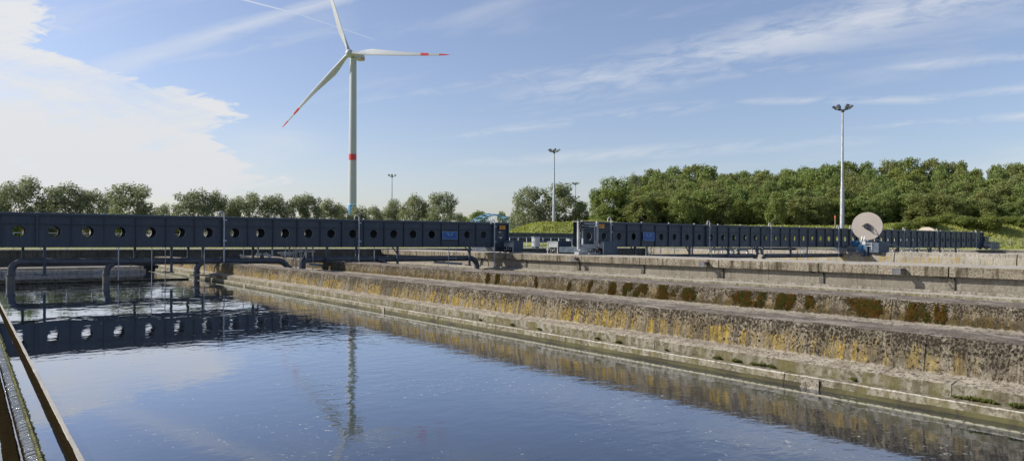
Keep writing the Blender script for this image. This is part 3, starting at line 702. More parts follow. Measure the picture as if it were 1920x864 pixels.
mb = MB(); flange_ring(mb, (1.65, .15, .47), (0, 0, 1), .21); bpart(br1, 'pipe_flange', mb, M['pipe'], True)
for x in (6.6, 9.0, 11.0): mb = MB(); flange_ring(mb, (x, .15, PZ+.03-.006*x), (1, 0, 0), .235, .02); bpart(br1, 'pipe_flange', mb, M['pipe'], True)
piperun(br1, [(15.5, .15, .2), (15.5, .15, .75)]+[(15.95-.45*math.cos(R(t)), .15, .75+.27*math.sin(R(t))) for t in range(15, 91, 15)]+[(27.2, .15, .98)]+[(27.2+.6*math.sin(R(t)), .15, .38+.6*math.cos(R(t))) for t in range(10, 91, 10)]+[(27.8, .15, .1)], .18)
for x, zb in ((20.75, .45), (27.8, .12)):
    if x < 25: piperun(br1, [(x-.55, .0, .98), (x-.25, -.02, .92), (x-.03, -.02, .72), (x, -.02, zb)], .17)
    mb = MB(); flange_ring(mb, (x, .15 if x > 25 else -.02, zb+.32 if x > 25 else zb), (0, 0, 1), .24); bpart(br1, 'pipe_flange', mb, M['pipe'], True)
    mb = MB(); mb.tube([(x, .15 if x > 25 else -.02, -1.2), (x, .15 if x > 25 else -.02, zb+.3 if x > 25 else zb)], .185, 20); bpart(br1, 'dip_pipe', mb, M['pipelow'], True)
# pump group hanging behind the pipes
mb = MB()
for x in (13.1, 13.9, 14.9, 15.9, 16.3): mb.tube([(x, .6, 1.74), (x, .6, 1.2)], .05, 8)
mb.tube([(13.0, .6, 1.35), (13.55, .6, 1.35), (13.75, .6, 1.25), (13.78, .6, 1.0)], .09, 10)
mb.tube([(12.1, .6, 1.3), (12.4, .6, 1.22), (12.6, .6, 1.05), (12.6, .6, .9)], .06, 8)
mb.tube([(14.2, .5, 1.42), (15.3, .5, 1.42)], .075, 10); mb.tube([(15.3, .5, 1.5), (16.4, .5, 1.5)], .05, 8); mb.bar((14.3, .4, 1.3), (15.0, .4, 1.3), .05)
bpart(br1, 'pump_pipework', mb, M['white'], True)
for x in (13.3, 14.6, 15.2, 15.7): mb = MB(); mb.tube([(x, .55, 1.1), (x, .55, 1.25), (x, .55, 1.26), (x, .55, 1.5)], [.11, .11, .05, .05], 12); mb.tube([(x-.14, .55, 1.42), (x+.14, .55, 1.42)], .04, 8); bpart(br1, 'valve', mb, M['pipe'], True)
mb = MB()
for x in (14.9, 15.1, 15.28, 15.65): mb.tube([(x, .0, 1.75), (x+.02, .0, 1.1), (x-.03, .0, .35)], .02, 6)
mb.tube([(15.4, -.05, .4), (15.25, -.05, .8), (15.5, -.05, 1.2), (15.7, -.05, 1.7)], .02, 6)
bpart(br1, 'hose', mb, M['galv'], True)
# small horseshoe pipes on the wall ledges
def horseshoe(b, x, y, zb, r):
    mb = MB(); mb.tube([(x-r, y, zb)]+[(x-r*math.cos(R(t)), y, zb+.12+r*math.sin(R(t))) for t in range(0, 181, 15)]+[(x+r, y, zb)], .028, 8)
    mb.tube([(x+.02, y, zb+.12+r), (x+.02, y, zb+.55+r)], .03, 8); bpart(b, 'scraper_hoop', mb, M['pipe'], True)
horseshoe(br1, 11.0-.2, -.2, .42, .28); horseshoe(br1, 28.6-.4, -.2, .42, .34)
# scraper boards dipping into the basins
mb = MB(); mb.box(1.05, 9.55, 1.05, 1.13, -.35, .075); mb.box(1.05, 9.55, .98, 1.05, .04, .08); bpart(br1, 'scraper_board', mb, M['darkconc'])
mb = MB(); mb.bar((9.3, -.7, .31), (10.2, -1.9, .31), .34, .06); bpart(br1, 'guide_plank', mb, M['conc'])
for a_, c_, r_ in (((15.9, .2, .75), (17.6, .3, .55), .08), ((24.4, .2, .75), (26.6, .2, .6), .07), ((18.2, .1, .62), (20.4, .1, .46), .06)): mb = MB(); mb.tube([a_, c_], r_, 10); bpart(br1, 'scum_pipe', mb, M['ltgrey'], True)
# signs
def winged_sign(b, x, z, w_, h):
    mb = MB(); mb.box(x, x+w_, -.135, -.12, z, z+h); s = bpart(b, 'sign', mb, M['sign'])
    mb = MB(); t = .025; y0, y1 = -.14, -.136
    for q in ((x, x+w_, z, z+t), (x, x+w_, z+h-t, z+h), (x, x+t, z+t, z+h-t), (x+w_-t, x+w_, z+t, z+h-t)): mb.box(q[0], q[1], y0, y1, q[2], q[3])
    cx, cz = x+w_/2, z+h*.62; u = h*.18
    def st(p0, p1, w2): mb.bar((cx+p0[0]*u, -.140, cz+p0[1]*u), (cx+p1[0]*u, -.140, cz+p1[1]*u), .008, w2)
    for s_ in (-1, 1):
        st((s_*1.0, 1.), (s_*.5, -1.), .035); st((s_*.5, -1.), (0, .6), .03)
        for k in range(4): st((s_*(2.8-.35*k), 1.0-.42*k), (s_*(1.1-.12*k), .25-.42*k), .026)
    o = mb.build('emblem', M['signl'], s)
def warn(b, x, z, w_, h):
    mb = MB(); mb.box(x, x+w_, -.135, -.12, z, z+h); s = bpart(b, 'warning_plate', mb, M['amber'])
    mb = MB()
    for k, f in enumerate((.72, .52, .32)): mb.box(x+w_*.18, x+w_*(.85-.12*k), -.140, -.136, z+h*f, z+h*(f+.09))
    mb.build('inscription', M['amberl'], s)
winged_sign(br1, 24.84, 2.26, 1.17, .50); warn(br1, 29.5, 2.97, .5, .26)
# end carriage on the runway beam
def carriage(b, x0, x1, ya, yb, z0, z1, label=None):
    mb = MB(); mb.box(x0+.02, x1, ya, ya+.06, z0+.03, z1); mb.box(x0, x1, ya, yb, z1, z1+.04); mb.box(x1-.04, x1, ya+.06, yb, z0+.1, z1-.002); c = bpart(b, 'wheel_housing', mb, M['blue2'])
    mb = MB()
    for y in (ya+.02, yb-.04): mb.box(x0-.03, x0+.015, y-.02, y+.06, z0, z1-.003)
    mb.box(x0-.025, x0+.012, ya+.08, yb-.06, z1-.05, z1-.005); mb.box(x0-.025, x0+.012, ya+.08, yb-.06, z0+.42, z0+.46); mb.box(x0+.0, x0+.05, ya+.08, yb-.06, z0+.46, z0+.72)
    mb.build('frame', M['ltgrey'], c)
    mb = MB()
    for y in (ya+(yb-ya)*.33, ya+(yb-ya)*.72): mb.tube([(x0+.05, y, z0+.22), (x0+.25, y, z0+.22)], .2, 18)
    mb.tube([(x0+.02, (ya+yb)/2-.1, z0+.3), (x0+.4, (ya+yb)/2-.1, z0+.3)], .12, 12)
    mb.build('wheel', M['dark'], c, smooth=True)
    mb = MB()
    for i in range(5): mb.bar((x0-.02, ya+.3+i*.22, z0+.08+random.random()*.2), (x0+.04, ya+.42+i*.2, z0+.2+random.random()*.2), .06)
    mb.build('drive_fitting', M['ltgrey'], c)
carriage(br1, 30.0, 30.85, -1.1, .45, 1.33, 2.16)
mb = MB(); mb.box(29.3, 30.4, .1, 3.0, 1.45, 1.74); bpart(br1, 'end_beam', mb, M['blue'])

# bridge two (right)
Y2 = 33.
t2 = lambda x: 3.405+(x-32.3)*.0012; b2 = lambda x: 1.83-(x-35)*.0022
br2 = make_bridge('long dark blue travelling bridge with light grey end frame over the right basins', Y2, 30.9, 95.9, 34.98-1.4*3, 1.4, t2, b2, lambda x: 2.50+(x-35)*.0006, lambda x: 2.90+(x-35)*.001, .235, thick=(43.4, 58.8, 66.), dY=.76)
hk = [34.79, 45.54, 53.82, 64.93, 67.32, 78.37, 86.48, 97.52]
for x, zb in zip(hk, (2.15, 1.55, 1.3, 1.0, 1.9, 1.4, 1.4, 1.5)): hook(br2, x*.9565, zb, 3.72)
k9 = .9565
for i, x in enumerate((37.29, 43.25, 51.99, 57.01, 75.04, 77.3, 85.1, 87.46, 91.83, 48.07)): leg(br2, x*k9, -.12, b2(x), 1.02, .12, 0, brace=-.38)
for x in (39.6, 44.84, 54.32, 61.37, 76.0, 83.2): leg(br2, x*k9, .84, b2(x), 1.1, .12)
for x in (39.07, 40.1, 41.6, 46.0, 58.71, 59.2, 60.2, 63.0, 72., 80., 90.): thin(br2, x*k9, -.05, b2(x), 1.0, .025)
mb = MB(); mb.tube([(37.5, .2, 1.13), (49.6, .2, 1.10)]+[(49.6+.5*math.sin(R(t)), .2, .6+.5*math.cos(R(t))) for t in range(15, 91, 15)], .17, 18); bpart(br2, 'sludge_pipe', mb, M['pipe'], True)
mb = MB(); mb.tube([(51.0, .2, .6), (51.05, .2, .9), (51.4, .2, 1.08), (57.5, .2, 1.05), (65.0, .2, 1.02)], .17, 18); bpart(br2, 'sludge_pipe', mb, M['pipe'], True)
mb = MB()
for x in (45.2, 46.2, 47.3, 48.4, 50.1): mb.tube([(x, .6, 1.8), (x, .6, 1.3)], .06, 8)
mb.tube([(44.6, .5, 1.62), (47.2, .5, 1.62), (47.5, .5, 1.5), (47.5, .5, 1.2)], .09, 10); mb.tube([(47.9, .5, 1.58), (49.2, .5, 1.58), (49.35, .5, 1.45), (49.35, .5, 1.1)], .10, 10)
mb.tube([(44.0, .5, 1.15), (44.7, .5, 1.5)], .05, 8); mb.tube([(77., .5, 1.45), (84., .5, 1.45)], .05, 8)
for x in range(70, 92, 2): mb.tube([(x+.3, .6, 1.7), (x+.3, .6, 1.35), (x+.9, .6, 1.35)], .05, 8)
bpart(br2, 'pump_pipework', mb, M['white'], True)
for x in (46.7, 48.0, 50.6, 51.1, 74.6, 79.4, 82.1): mb = MB(); mb.tube([(x, .4, 1.2), (x, .4, 1.36), (x, .4, 1.37), (x, .4, 1.6)], [.13, .13, .06, .06], 12); mb.tube([(x-.17, .4, 1.5), (x+.17, .4, 1.5)], .05, 8); bpart(br2, 'valve', mb, M['pipe'], True)
winged_sign(br2, 36.45, 2.24, 1.14, .57); warn(br2, 32.3, 3.02, .45, .26)
# light grey end frame, boxes and step of bridge two
mb = MB(); mb.box(-.075, .075, -.06, .06, 0, 1.78); fp = mb.build('end_post', M['ltgrey'], br2); fp.location = (30.15, -.5, 1.66)
c = fp.copy(); col.objects.link(c); c.parent = br2; c.location = (31.75, -.5, 1.66)
mb = MB(); mb.bar((30.2, -.5, 3.28), (31.7, -.5, 3.28), .05); mb.bar((30.2, -.5, 3.12), (31.7, -.5, 3.12), .05); mb.bar((31.58, -.45, 2.0), (31.58, -.45, 3.15), .05); mb.bar((30.55, -.45, 1.85), (30.55, -.45, 2.35), .09)
mb.box(30.3, 31.6, -.62, -.40, 1.95, 1.99); bpart(br2, 'cable_rail', mb, M['galv'])
mb = MB(); mb.box(30.32, 31.55, -.60, -.57, 1.72, 1.94); mb.box(30.1, 31.2, -.7, -.45, 1.60, 1.68); mb.box(30.0, 30.8, -.7, -.3, 1.34, 1.52); mb.box(30.95, 32.0, -.7, -.4, 1.36, 1.46); bpart(br2, 'step', mb, M['ltgrey'])
mb = MB()
for z in (3.3, 3.05): mb.tube([(30.15, -.62, z), (30.4, -.62, z)], .09, 10)
for z in (2.85, 3.2, 3.08): mb.bar((30.2, -.6, z), (30.9, -.6, z+.02), .05)
bpart(br2, 'cable_roller', mb, M['dark'], True)
carriage(br2, 31.9, 33.1, -.95, 0.25, 1.33, 2.14)
carriage(br2, 31.9, 33.1, 3.4, 4.5, 1.33, 2.14)
mb = MB(); mb.box(31.92, 32.9, .3, 3.35, 1.42, 1.80); bpart(br2, 'end_beam', mb, M['blue2'])
carriage(br2, 95.9, 98.4, -.9, .8, 1.44, 2.3)
mb = MB(); mb.box(95.9, 97.2, -.2, .9, 2.35, 3.0); mb.box(63.6, 65.3, -.25, 1.0, 1.38, 1.86); bpart(br2, 'end_box', mb, M['blue'])

# bridge three, far off, seen in the gap
t3 = lambda x: 3.46; b3 = lambda x: 1.95
br3 = make_bridge('far dark travelling bridge glimpsed in the gap behind the white railing', 93., 58., 108., 58.7, 1.4, t3, b3, lambda x: 2.6, lambda x: 2.95, .24)
for x in (60., 70., 80., 90., 100.): leg(br3, x, .4, 1.96, 1.2, .3)

# ------------------------------------------------------------------ cable reel with its drive
def make_reel(label, loc, standz, rz=0.):
    e = empty('cable_reel', label, 'cable reel', loc, 'cable reels of the travelling bridges', rz)
    R0 = 1.24
    for s in (-.11, .11):
        mb = MB(); mb.tube([(s-.012, 0, 0), (s+.012, 0, 0)], R0, 56)
        mb.build('reel_disc', M['reel'], e, smooth=True)
    mb = MB(); mb.tube([(-.095, 0, 0), (.095, 0, 0)], .7, 32); mb.build('cable_winding', M['dark'], e, smooth=True)
    mb = MB(); mb.tube([(-.26, 0, 0), (-.125, 0, 0)], .27, 20); mb.build('hub', M['pipe'], e, smooth=True)
    mb = MB()
    q = [(-.28, .0, .12), (-.42, .28, .04), (-.44, .18, -.18), (-.40, -.30, -.36), (-.40, -.36, -.42), (-.36, -.12, .12), (-.3, .05, .18)]
    mb.tube(q, .03, 8); mb.tube([(-.42, .38, .02), (-.44, .2, .12), (-.43, .1, -.1), (-.42, .3, -.06), (-.42, .38, .02)], .025, 8)
    mb.build('cable_loop', M['dark'], e, smooth=True)
    mb = MB()
    for s in (-.5, .5): mb.bar((.26, s, -standz), (.26, 0, 0), .09)
    mb.bar((.26, -.6, -standz+.05), (.26, .6, -standz+.05), .1); mb.build('stand', M['galv'], e)
    return e
p = spot(1626, 424, 64.0/(FW.x+RT.x*(1626-960)/FPX))
reel = make_reel('large beige cable reel standing above the right bridge', (p.x, p.y, 3.66), 2.28)
reel.rotation_euler.z = R(21)
mb = MB(); a = Vector((64.4, p.y-.6, 2.50)); c_ = Vector((79., 32.7, 1.75)); mb.tube([a+(c_-a)*t-Vector((0, 0, .35*math.sin(math.pi*t))) for t in np.linspace(0, 1, 12)], .03, 6)
tag(mb.build('power_cable', M['ltgrey'], smooth=True), 'pale power cable slanting down from the large beige reel', 'cable')
dv = empty('reel_drive', 'blue motor and gearbox below the large beige cable reel', 'motor', (63.5, p.y, 0), rz=R(-12))
mb = MB(); mb.tube([(-.3, .95, 2.1), (-.3, .35, 2.1)], .26, 18); mb.tube([(-.3, 1.0, 2.1), (-.3, .95, 2.1)], .20, 18); mb.build('motor', M['motor'], dv, smooth=True)
mb = MB(); mb.box(-.35, .1, -.35, .55, 1.45, 1.95); mb.tube([(-.3, .1, 1.3), (-.3, .1, 2.0)], .28, 14); mb.build('gearbox', M['motor'], dv, smooth=False)
mb = MB(); mb.tube([(-.45, -.25, 1.0), (-.40, -.12, 1.45)], [.16, .22], 12); mb.box(-.35, .1, -.55, -.3, .98, 1.9); mb.build('brake_cover', M['blue2'], dv)
mb = MB(); mb.box(-.2, .3, -.25, .35, 1.96, 2.35); mb.build('junction_box', M['ltgrey'], dv)
mb = MB(); mb.bar((-.2, -.1, 2.35), (-.1, -.1, 2.75), .05); mb.bar((-.2, .15, 2.35), (-.1, .15, 2.75), .05); mb.bar((-.3, -1.0, 2.12), (-.3, -.2, 2.12), .05); mb.bar((-.3, -1.0, 1.9), (-.3, -.2, 1.9), .05); mb.bar((-.3, -1.0, 1.5), (-.3, -1.0, 2.12), .05); mb.build('bracket', M['galv'], dv)
mb = MB(); mb.box(-.25, .9, -1.6, -.7, 1.33, 2.2); mb.box(.1, .6, -.5, .8, 1.33, 1.5); mb.build('side_box', M['blue2'], dv)
p2 = spot(1737, 443, 128)
r2 = make_reel('half hidden mauve cable reel farther off behind the right bridge', (p2.x, p2.y, p2.z), p2.z-gz(p2.x, p2.y)); r2.scale = (1.6, 1.6, 1.6); r2.location.z = 3.05

# ------------------------------------------------------------------ wind turbine
T = empty('wind_turbine', 'tall white wind turbine with red banded blades rising behind the trees', 'wind turbine', (161.8, 349.3, 1.3))
HUBZ = 99.5
def lathe(mb, prof, n=32):
    for (z0, r0), (z1, r1) in zip(prof[:-1], prof[1:]):
        mb.tube([(0, 0, z0), (0, 0, z1)], [r0, r1], n, cap=False)
rad = lambda z: 2.28-.55*z/97.
def zat(py): return EYE+(YH-1.7-py)/FPX*376-1.3
zr0, zr1 = zat(301), zat(289.5)
mb = MB(); lathe(mb, [(zat(382), rad(20)), (zr0, rad(zr0))]); lathe(mb, [(zr1, rad(zr1)), (96.4, rad(96.4))]); mb.build('tower', M['turb'], T, smooth=True)
mb = MB(); lathe(mb, [(zr0, rad(zr0)), (zr1, rad(zr1))]); mb.build('red_band', M['red'], T, smooth=True)
mb = MB(); lathe(mb, [(zat(384.5), rad(19)), (zat(382), rad(20))]); mb.build('pale_band', M['tblue2'], T, smooth=True)
mb = MB(); lathe(mb, [(0, rad(0)+.1), (zat(384.5), rad(19))]); mb.build('blue_base', M['tblue'], T, smooth=True)
# rotor axis points towards the camera, turned to its left
yaw = R(24)
ax = (-FW*math.cos(yaw)-RT*math.sin(yaw)).normalized(); side = Vector((0, 0, 1)).cross(ax).normalized()   # side = to the right seen from the front
nac = bpy.data.objects.new('n', None)
mb = MB()
secs = [(-1.6, 1.55), (0, 1.9), (3.5, 2.0), (7.0, 1.8), (8.6, 1.35)]
o = []
for (d, s) in secs:
    c0 = -ax*d+Vector((0, 0, HUBZ-1.3)); ring = []
    for k in range(16):
        a = 2*math.pi*k/16; cx, cz = math.cos(a), math.sin(a); e = (abs(cx)**4+abs(cz)**4)**-.25
        ring.append(c0+side*cx*e*s*.95+Vector((0, 0, cz*e*s)))
    o.append(ring)
for i, ring in enumerate(o): mb.v += [tuple(v) for v in ring]
for i in range(len(o)-1):
    for k in range(16): mb.f.append((i*16+k, i*16+(k+1) % 16, (i+1)*16+(k+1) % 16, (i+1)*16+k)); mb.mi.append(0)
mb.f += [tuple(range(16))[::-1], tuple(range((len(o)-1)*16, len(o)*16))]; mb.mi += [0, 0]
mb.build('nacelle', M['turb'], T, smooth=True)
mb = MB(); c0 = -ax*7.2+Vector((0, 0, HUBZ-1.3)); mb.box(c0.x-1.0, c0.x+1.0, c0.y-1.0, c0.y+1.0, c0.z+1.6, c0.z+2.2); mb.bar(c0+side*1.7+Vector((0, 0, -.9)), c0+side*1.78-ax*-3+Vector((0, 0, -.9)), .9, .3)
mb.build('cooler', M['red'], T)
hubc = ax*3.4+Vector((0, 0, HUBZ-1.3))
mb = MB(); mb.tube([hubc-ax*2.0, hubc-ax*1.4, hubc, hubc+ax*1.0, hubc+ax*1.7, hubc+ax*2.0], [1.3, 1.9, 2.15, 1.8, 1.0, .15], 24); mb.build('hub', M['turb'], T, smooth=True)
BL = 59.
def chord(t):
    pts = [(0, 2.0), (.04, 2.1), (.12, 2.9), (.20, 3.7), (.32, 3.1), (.5, 2.2), (.7, 1.6), (.88, 1.05), (.96, .7), (1., .15)]
    for (a, x), (b, y) in zip(pts[:-1], pts[1:]):
        if t <= b: return x+(y-x)*(t-a)/(b-a)
    return .1
def blade(phi):
    ra = side*math.cos(phi)+Vector((0, 0, 1))*math.sin(phi); ta = side*-math.sin(phi)+Vector((0, 0, 1))*math.cos(phi)
    mb = MB(); N = 20; ts = [0, .02, .05, .09, .13, .17, .21, .26, .32, .4, .5, .6, .66, .6801, .72, .7999, .8001, .84, .88, .8999, .9001, .94, .97, .99, 1.]
    for t in ts:
        c = chord(t); th = c*(1. if t < .03 else max(.16, 1-(t-.03)*6.5)); tw = R(22*(1-t)**1.6); ofs = (c*.5-min(c*.5, 1.0))*-1
        pre = -2.2*t*t
        for k in range(N):
            a = 2*math.pi*k/N; u = math.cos(a)*c*.5; v = math.sin(a)*th*.5*(1 if t < .05 else (.55+.45*math.cos(a)))
            u += ofs
            du = u*math.cos(tw)-v*math.sin(tw); dv_ = u*math.sin(tw)+v*math.cos(tw)
            mb.v.append(tuple(hubc+ra*(1.6+t*(BL-1.6))+ta*du*-1+ax*(dv_+pre)))
    for i in range(len(ts)-1):
        tm = (ts[i]+ts[i+1])/2; mi = 1 if (.72 < tm < .80 or tm > .90) else 0
        for k in range(N): mb.f.append((i*N+k, i*N+(k+1) % N, (i+1)*N+(k+1) % N, (i+1)*N+k)); mb.mi.append(mi)
    mb.build('blade', [M['turb'], M['red']], T, smooth=True)
for ph in (-6., 112.0, 217.5): blade(R(ph))

# ------------------------------------------------------------------ floodlight masts
def mast(label, px, py, d, base_y_r=.24):
    top = spot(px, py, d); g0 = gz(top.x, top.y); h = top.z-g0
    e = empty('floodlight_mast', label, 'light mast', (top.x, top.y, g0), 'tall floodlight masts around the basins')
    mb = MB(); mb.tube([(0, 0, 0), (0, 0, h*.42), (0, 0, h*.44), (0, 0, h-.4)], [base_y_r, base_y_r*.78, base_y_r*.62, base_y_r*.34], 14); mb.build('mast', M['galv'], e, smooth=True)
    mb = MB(); mb.tube([(0, 0, h-.75), (0, 0, h-.4)], .22, 10)
    for a in range(0, 360, 60): mb.bar((0, 0, h-.55), (.95*math.cos(R(a)), .95*math.sin(R(a)), h-.35), .08)
    mb.build('crossarm', M['lampg'], e)
    for a in range(0, 360, 60):
        lb = MB(); lb.add([(-.32, -.22, -.10), (.32, -.22, -.10), (.32, .22, -.10), (-.32, .22, -.10), (-.22, -.14, .18), (.22, -.14, .18), (.22, .14, .18), (-.22, .14, .18)], [(4, 5, 6, 7), (0, 1, 5, 4), (1, 2, 6, 5), (2, 3, 7, 6), (3, 0, 4, 7), (0, 3, 2, 1)])
        l = lb.build('floodlight', M['lampg'], e); l.location = (1.0*math.cos(R(a)), 1.0*math.sin(R(a)), h-.12); l.rotation_euler = (0, R(-38), R(a)); l.rotation_mode = 'XYZ'
        gb = MB(); gb.box(-.28, .28, -.19, .19, -.125, -.104); gb.build('lens', M['glass'], l)
    return e
mast('tallest floodlight mast in front of the wooded slope left of the big reel', 1580, 200, 95, .30)
mast('floodlight mast rising beside the grass mound in the gap', 1039, 281, 145, .32)
mast('short looking far floodlight mast behind the left end of right bridge', 1079, 343, 229, .32)
mast('far floodlight mast between the turbine and the broad willows', 735, 328, 203, .30)
q = spot(1566, 404, 118); g0 = gz(q.x, q.y)
e = empty('marker_post', 'thin post with orange cap left of the tallest floodlight mast', 'post', (q.x, q.y, g0))
mb = MB(); mb.tube([(0, 0, 0), (0, 0, q.z-g0-.6)], .10, 8); mb.build('post', M['conc'], e, smooth=True)
mb = MB(); mb.tube([(0, 0, q.z-g0-.6), (0, 0, q.z-g0-.1), (0, 0, q.z-g0)], [.12, .12, .06], 10); mb.build('cap', M['orange'], e, smooth=True)

# ------------------------------------------------------------------ blue arch bridge
ab = empty('arch_bridge', 'light blue steel arch bridge far off behind the left bridge end', 'bridge', spot(917, 430, 300))
ab.location.z = 1.3
a0 = spot(864, 430, 288); a1 = spot(971, 432, 308)
def archpt(s, off, zt): 
    p = a0.lerp(a1, s)+off; z = 5.2-1.3+(zt-5.2)*(4*s*(1-s)); return Vector((p.x-ab.location.x, p.y-ab.location.y, z))
for off, zt in ((Vector((0, 0, 0)), 13.2), (-FW*7+RT*3., 12.6)):
    mb = MB(); mb.tube([archpt(s, off, zt) for s in np.linspace(0, 1, 25)], .27, 10); mb.build('arch_rib', M['arch'], ab, smooth=True)
    mb = MB()
    for s in np.linspace(.08, .92, 12): q = archpt(s, off, zt); mb.bar(q, (q.x, q.y, 3.9), .10)
    mb.build('hanger', M['arch'], ab)
mb = MB()
for s in np.linspace(.12, .88, 9): mb.bar(archpt(s, Vector((0, 0, 0)), 13.2), archpt(s, -FW*7+RT*3., 12.6), .25)
mb.bar(archpt(0, -FW*3.5, 5.2)-Vector((0, 0, .4)), archpt(1, -FW*3.5, 5.2)-Vector((0, 0, .4)), 7, .5); mb.build('deck', M['arch'], ab)
mb = MB()
for s in (.02, .98): q = archpt(s, -FW*3.5, 5.2); mb.box(q.x-2, q.x+2, q.y-2, q.y+2, 0, q.z-.7)
mb.build('pier', M['conc'], ab)

# ------------------------------------------------------------------ fence at the right
f0 = spot(1838, 463, 129); f1 = spot(2150, 466, 129)
fe = empty('wire_fence', 'light wire mesh fence on the grass behind the right bridge end', 'fence', (f0.x, f0.y, 1.35))
dv_ = (f1-f0); dv_.z = 0; Ln = dv_.length; dv_.normalize(); n = int(Ln/2.75)
for i in range(n+1):
    if i == 0: mb = MB(); mb.tube([(0, 0, 0), (0, 0, 1.75)], .034, 6); p0 = mb.build('post', M['white'], fe); c = p0
    else: c = p0.copy(); col.objects.link(c); c.parent = fe
    q = dv_*2.75*i; c.location = (q.x, q.y, gz(f0.x+q.x, f0.y+q.y)-1.35)
mb = MB()
for z in np.arange(.1, 1.75, .2): mb.bar(Vector((0, 0, z)), dv_*Ln+Vector((0, 0, z)), .012)
for s in np.arange(.0, Ln, .25): q = dv_*s; mb.bar((q.x, q.y, .05), (q.x, q.y, 1.7), .010)
mb.build('wire_mesh', M['galv'], fe)

# ------------------------------------------------------------------ trees
def crown_mesh(name, lobes, per, size, mt, seed, squash=1., inner=.3):
    g = np.random.default_rng(seed); V = []; 
    for (c, r) in lobes:
        n = int(per*r*r); u = g.normal(size=(n, 3)); u /= np.linalg.norm(u, axis=1)[:, None]
        rr = np.where(g.random(n) < inner, g.random(n)**.5*.8, .78+.42*g.random(n)**1.6)
        # lumps
        k = g.normal(size=(9, 3)); k /= np.linalg.norm(k, axis=1)[:, None]; kk = np.max(u@k.T, axis=1); rr *= .80+.24*sst(kk, .55, .98)
        p = np.array(c)+u*(r*rr)[:, None]*np.array([1, 1, squash])
        nrm = u*.9+g.normal(size=(n, 3))*.75+np.array([0, 0, .25]); nrm /= np.linalg.norm(nrm, axis=1)[:, None]
        a = np.cross(nrm, g.normal(size=(n, 3))); a /= np.linalg.norm(a, axis=1)[:, None]; b = np.cross(nrm, a)
        s = size*(.6+.8*g.random(n))[:, None]
        q = np.stack([p-a*s, p-b*s*.62+nrm*s*.12, p+a*s, p+b*s*.62-nrm*s*.12], 1); V.append(q.reshape(-1, 3))
    V = np.concatenate(V); n = len(V)//4
    me = bpy.data.meshes.new(name); me.vertices.add(len(V)); me.vertices.foreach_set('co', V.ravel())
    me.loops.add(len(V)); me.loops.foreach_set('vertex_index', np.arange(len(V))); me.polygons.add(n)
    me.polygons.foreach_set('loop_start', np.arange(n)*4); me.polygons.foreach_set('loop_total', np.full(n, 4)); me.update(calc_edges=True); me.validate()
    me.materials.append(mt); return me
def trunk_mesh(name, h, r, lobes, seed):
    mb = MB(); g = random.Random(seed)
    mb.tube([(0, 0, -.02), (g.uniform(-.01, .01), 0, h*.5), (g.uniform(-.02, .02), g.uniform(-.02, .02), h)], [r, r*.8, r*.55], 8)
    for (c, rr) in lobes[:7]:
        s = Vector((0, 0, h*g.uniform(.6, 1.))); e_ = Vector(c); mid = (s+e_)/2+Vector((0, 0, -.03)); mb.tube([s, mid, e_], [r*.45, r*.3, r*.12], 5)
    o = mb.build(name, M['bark'], smooth=True); me = o.data; bpy.data.objects.remove(o); return me
def protos(kind, count):
    out = []
    for s in range(count):
        g = random.Random(kind+str(s)); lobes = []
        if kind == 'willow':     # upright, rounded, a few gaps
            for k in range(34):
                z = .13+.77*(k/33); w_ = .235*math.sin(math.pi*min(1, (z+.08)/1.14))**.75; a = k*2.4+g.random(); q_ = math.sqrt(g.uniform(.12, 1.15))
                lobes.append(((math.cos(a)*w_*q_, math.sin(a)*w_*q_, z+g.uniform(-.05, .05)), g.uniform(.058, .115)))
            lobes.append(((g.uniform(-.06, .06), 0, .90), .085)); cm_ = crown_mesh(kind+'_crown', lobes, 33000, .0135, M['willow'], s+5, 1.2); th = .42; tr = .022
        elif kind == 'oak':
            for k in range(52):
                z = .12+.76*(k/51); w_ = .34*math.sin(math.pi*min(1, (z+.16)/1.14))**.7; a = k*2.4+g.random(); q_ = math.sqrt(g.uniform(.25, 1.12))
                lobes.append(((math.cos(a)*w_*q_, math.sin(a)*w_*q_, z+g.uniform(-.05, .05)), g.uniform(.065, .125)))
            lobes.append(((g.uniform(-.08, .08), g.uniform(-.08, .08), .90), .095)); cm_ = crown_mesh(kind+'_crown', lobes, 13500, .0195, M['oak'], s+50, .95); th = .4; tr = .025
        else:
            for k in range(20):
                a = k*2.4+g.random(); rr = .37*math.sqrt((k+.5)/20)
                lobes.append(((math.cos(a)*rr, math.sin(a)*rr, .16+.5*g.random()*(1-rr*1.6)), g.uniform(.11, .22)))
            cm_ = crown_mesh(kind+'_crown', lobes, 11000, .026, M['bushl'], s+90, 1.); th = .3; tr = .03
        out.append((cm_, trunk_mesh(kind+'_trunk', th, tr, lobes, s)))
    return out
PR = {'willow': protos('willow', 5), 'oak': protos('oak', 5), 'bush': protos('bush', 3)}
NM = {'willow': ('poplar_tree', 'tree'), 'oak': ('broadleaf_tree', 'tree'), 'bush': ('bush', 'bush')}
def tree(kind, px, top, wpx, d, label, group, base=None, mt=None):
    p = spot(px, 450, d); g0 = gz(p.x, p.y) if base is None else base
    ztop = spot(px, top, d).z; h = (ztop-g0); wd = wpx/FPX*d
    W0 = {'willow': .60, 'oak': .78, 'bush': 1.0}[kind]; H0 = {'willow': 1.0, 'oak': 1.0, 'bush': .80}[kind]
    s = random.randrange(len(PR[kind])); cm_, tm = PR[kind][s]
    e = empty(NM[kind][0], label, NM[kind][1], (p.x, p.y, g0-.05), group, random.uniform(0, 6.28)); hs = h/H0; ws = wd/W0
    e.scale = (ws, ws, hs)
    c = bpy.data.objects.new('crown', cm_); col.objects.link(c); c.parent = e
    if mt: c.material_slots[0].link = 'OBJECT'; c.material_slots[0].material = mt
    t = bpy.data.objects.new('trunk', tm); col.objects.link(t); t.parent = e
    return e
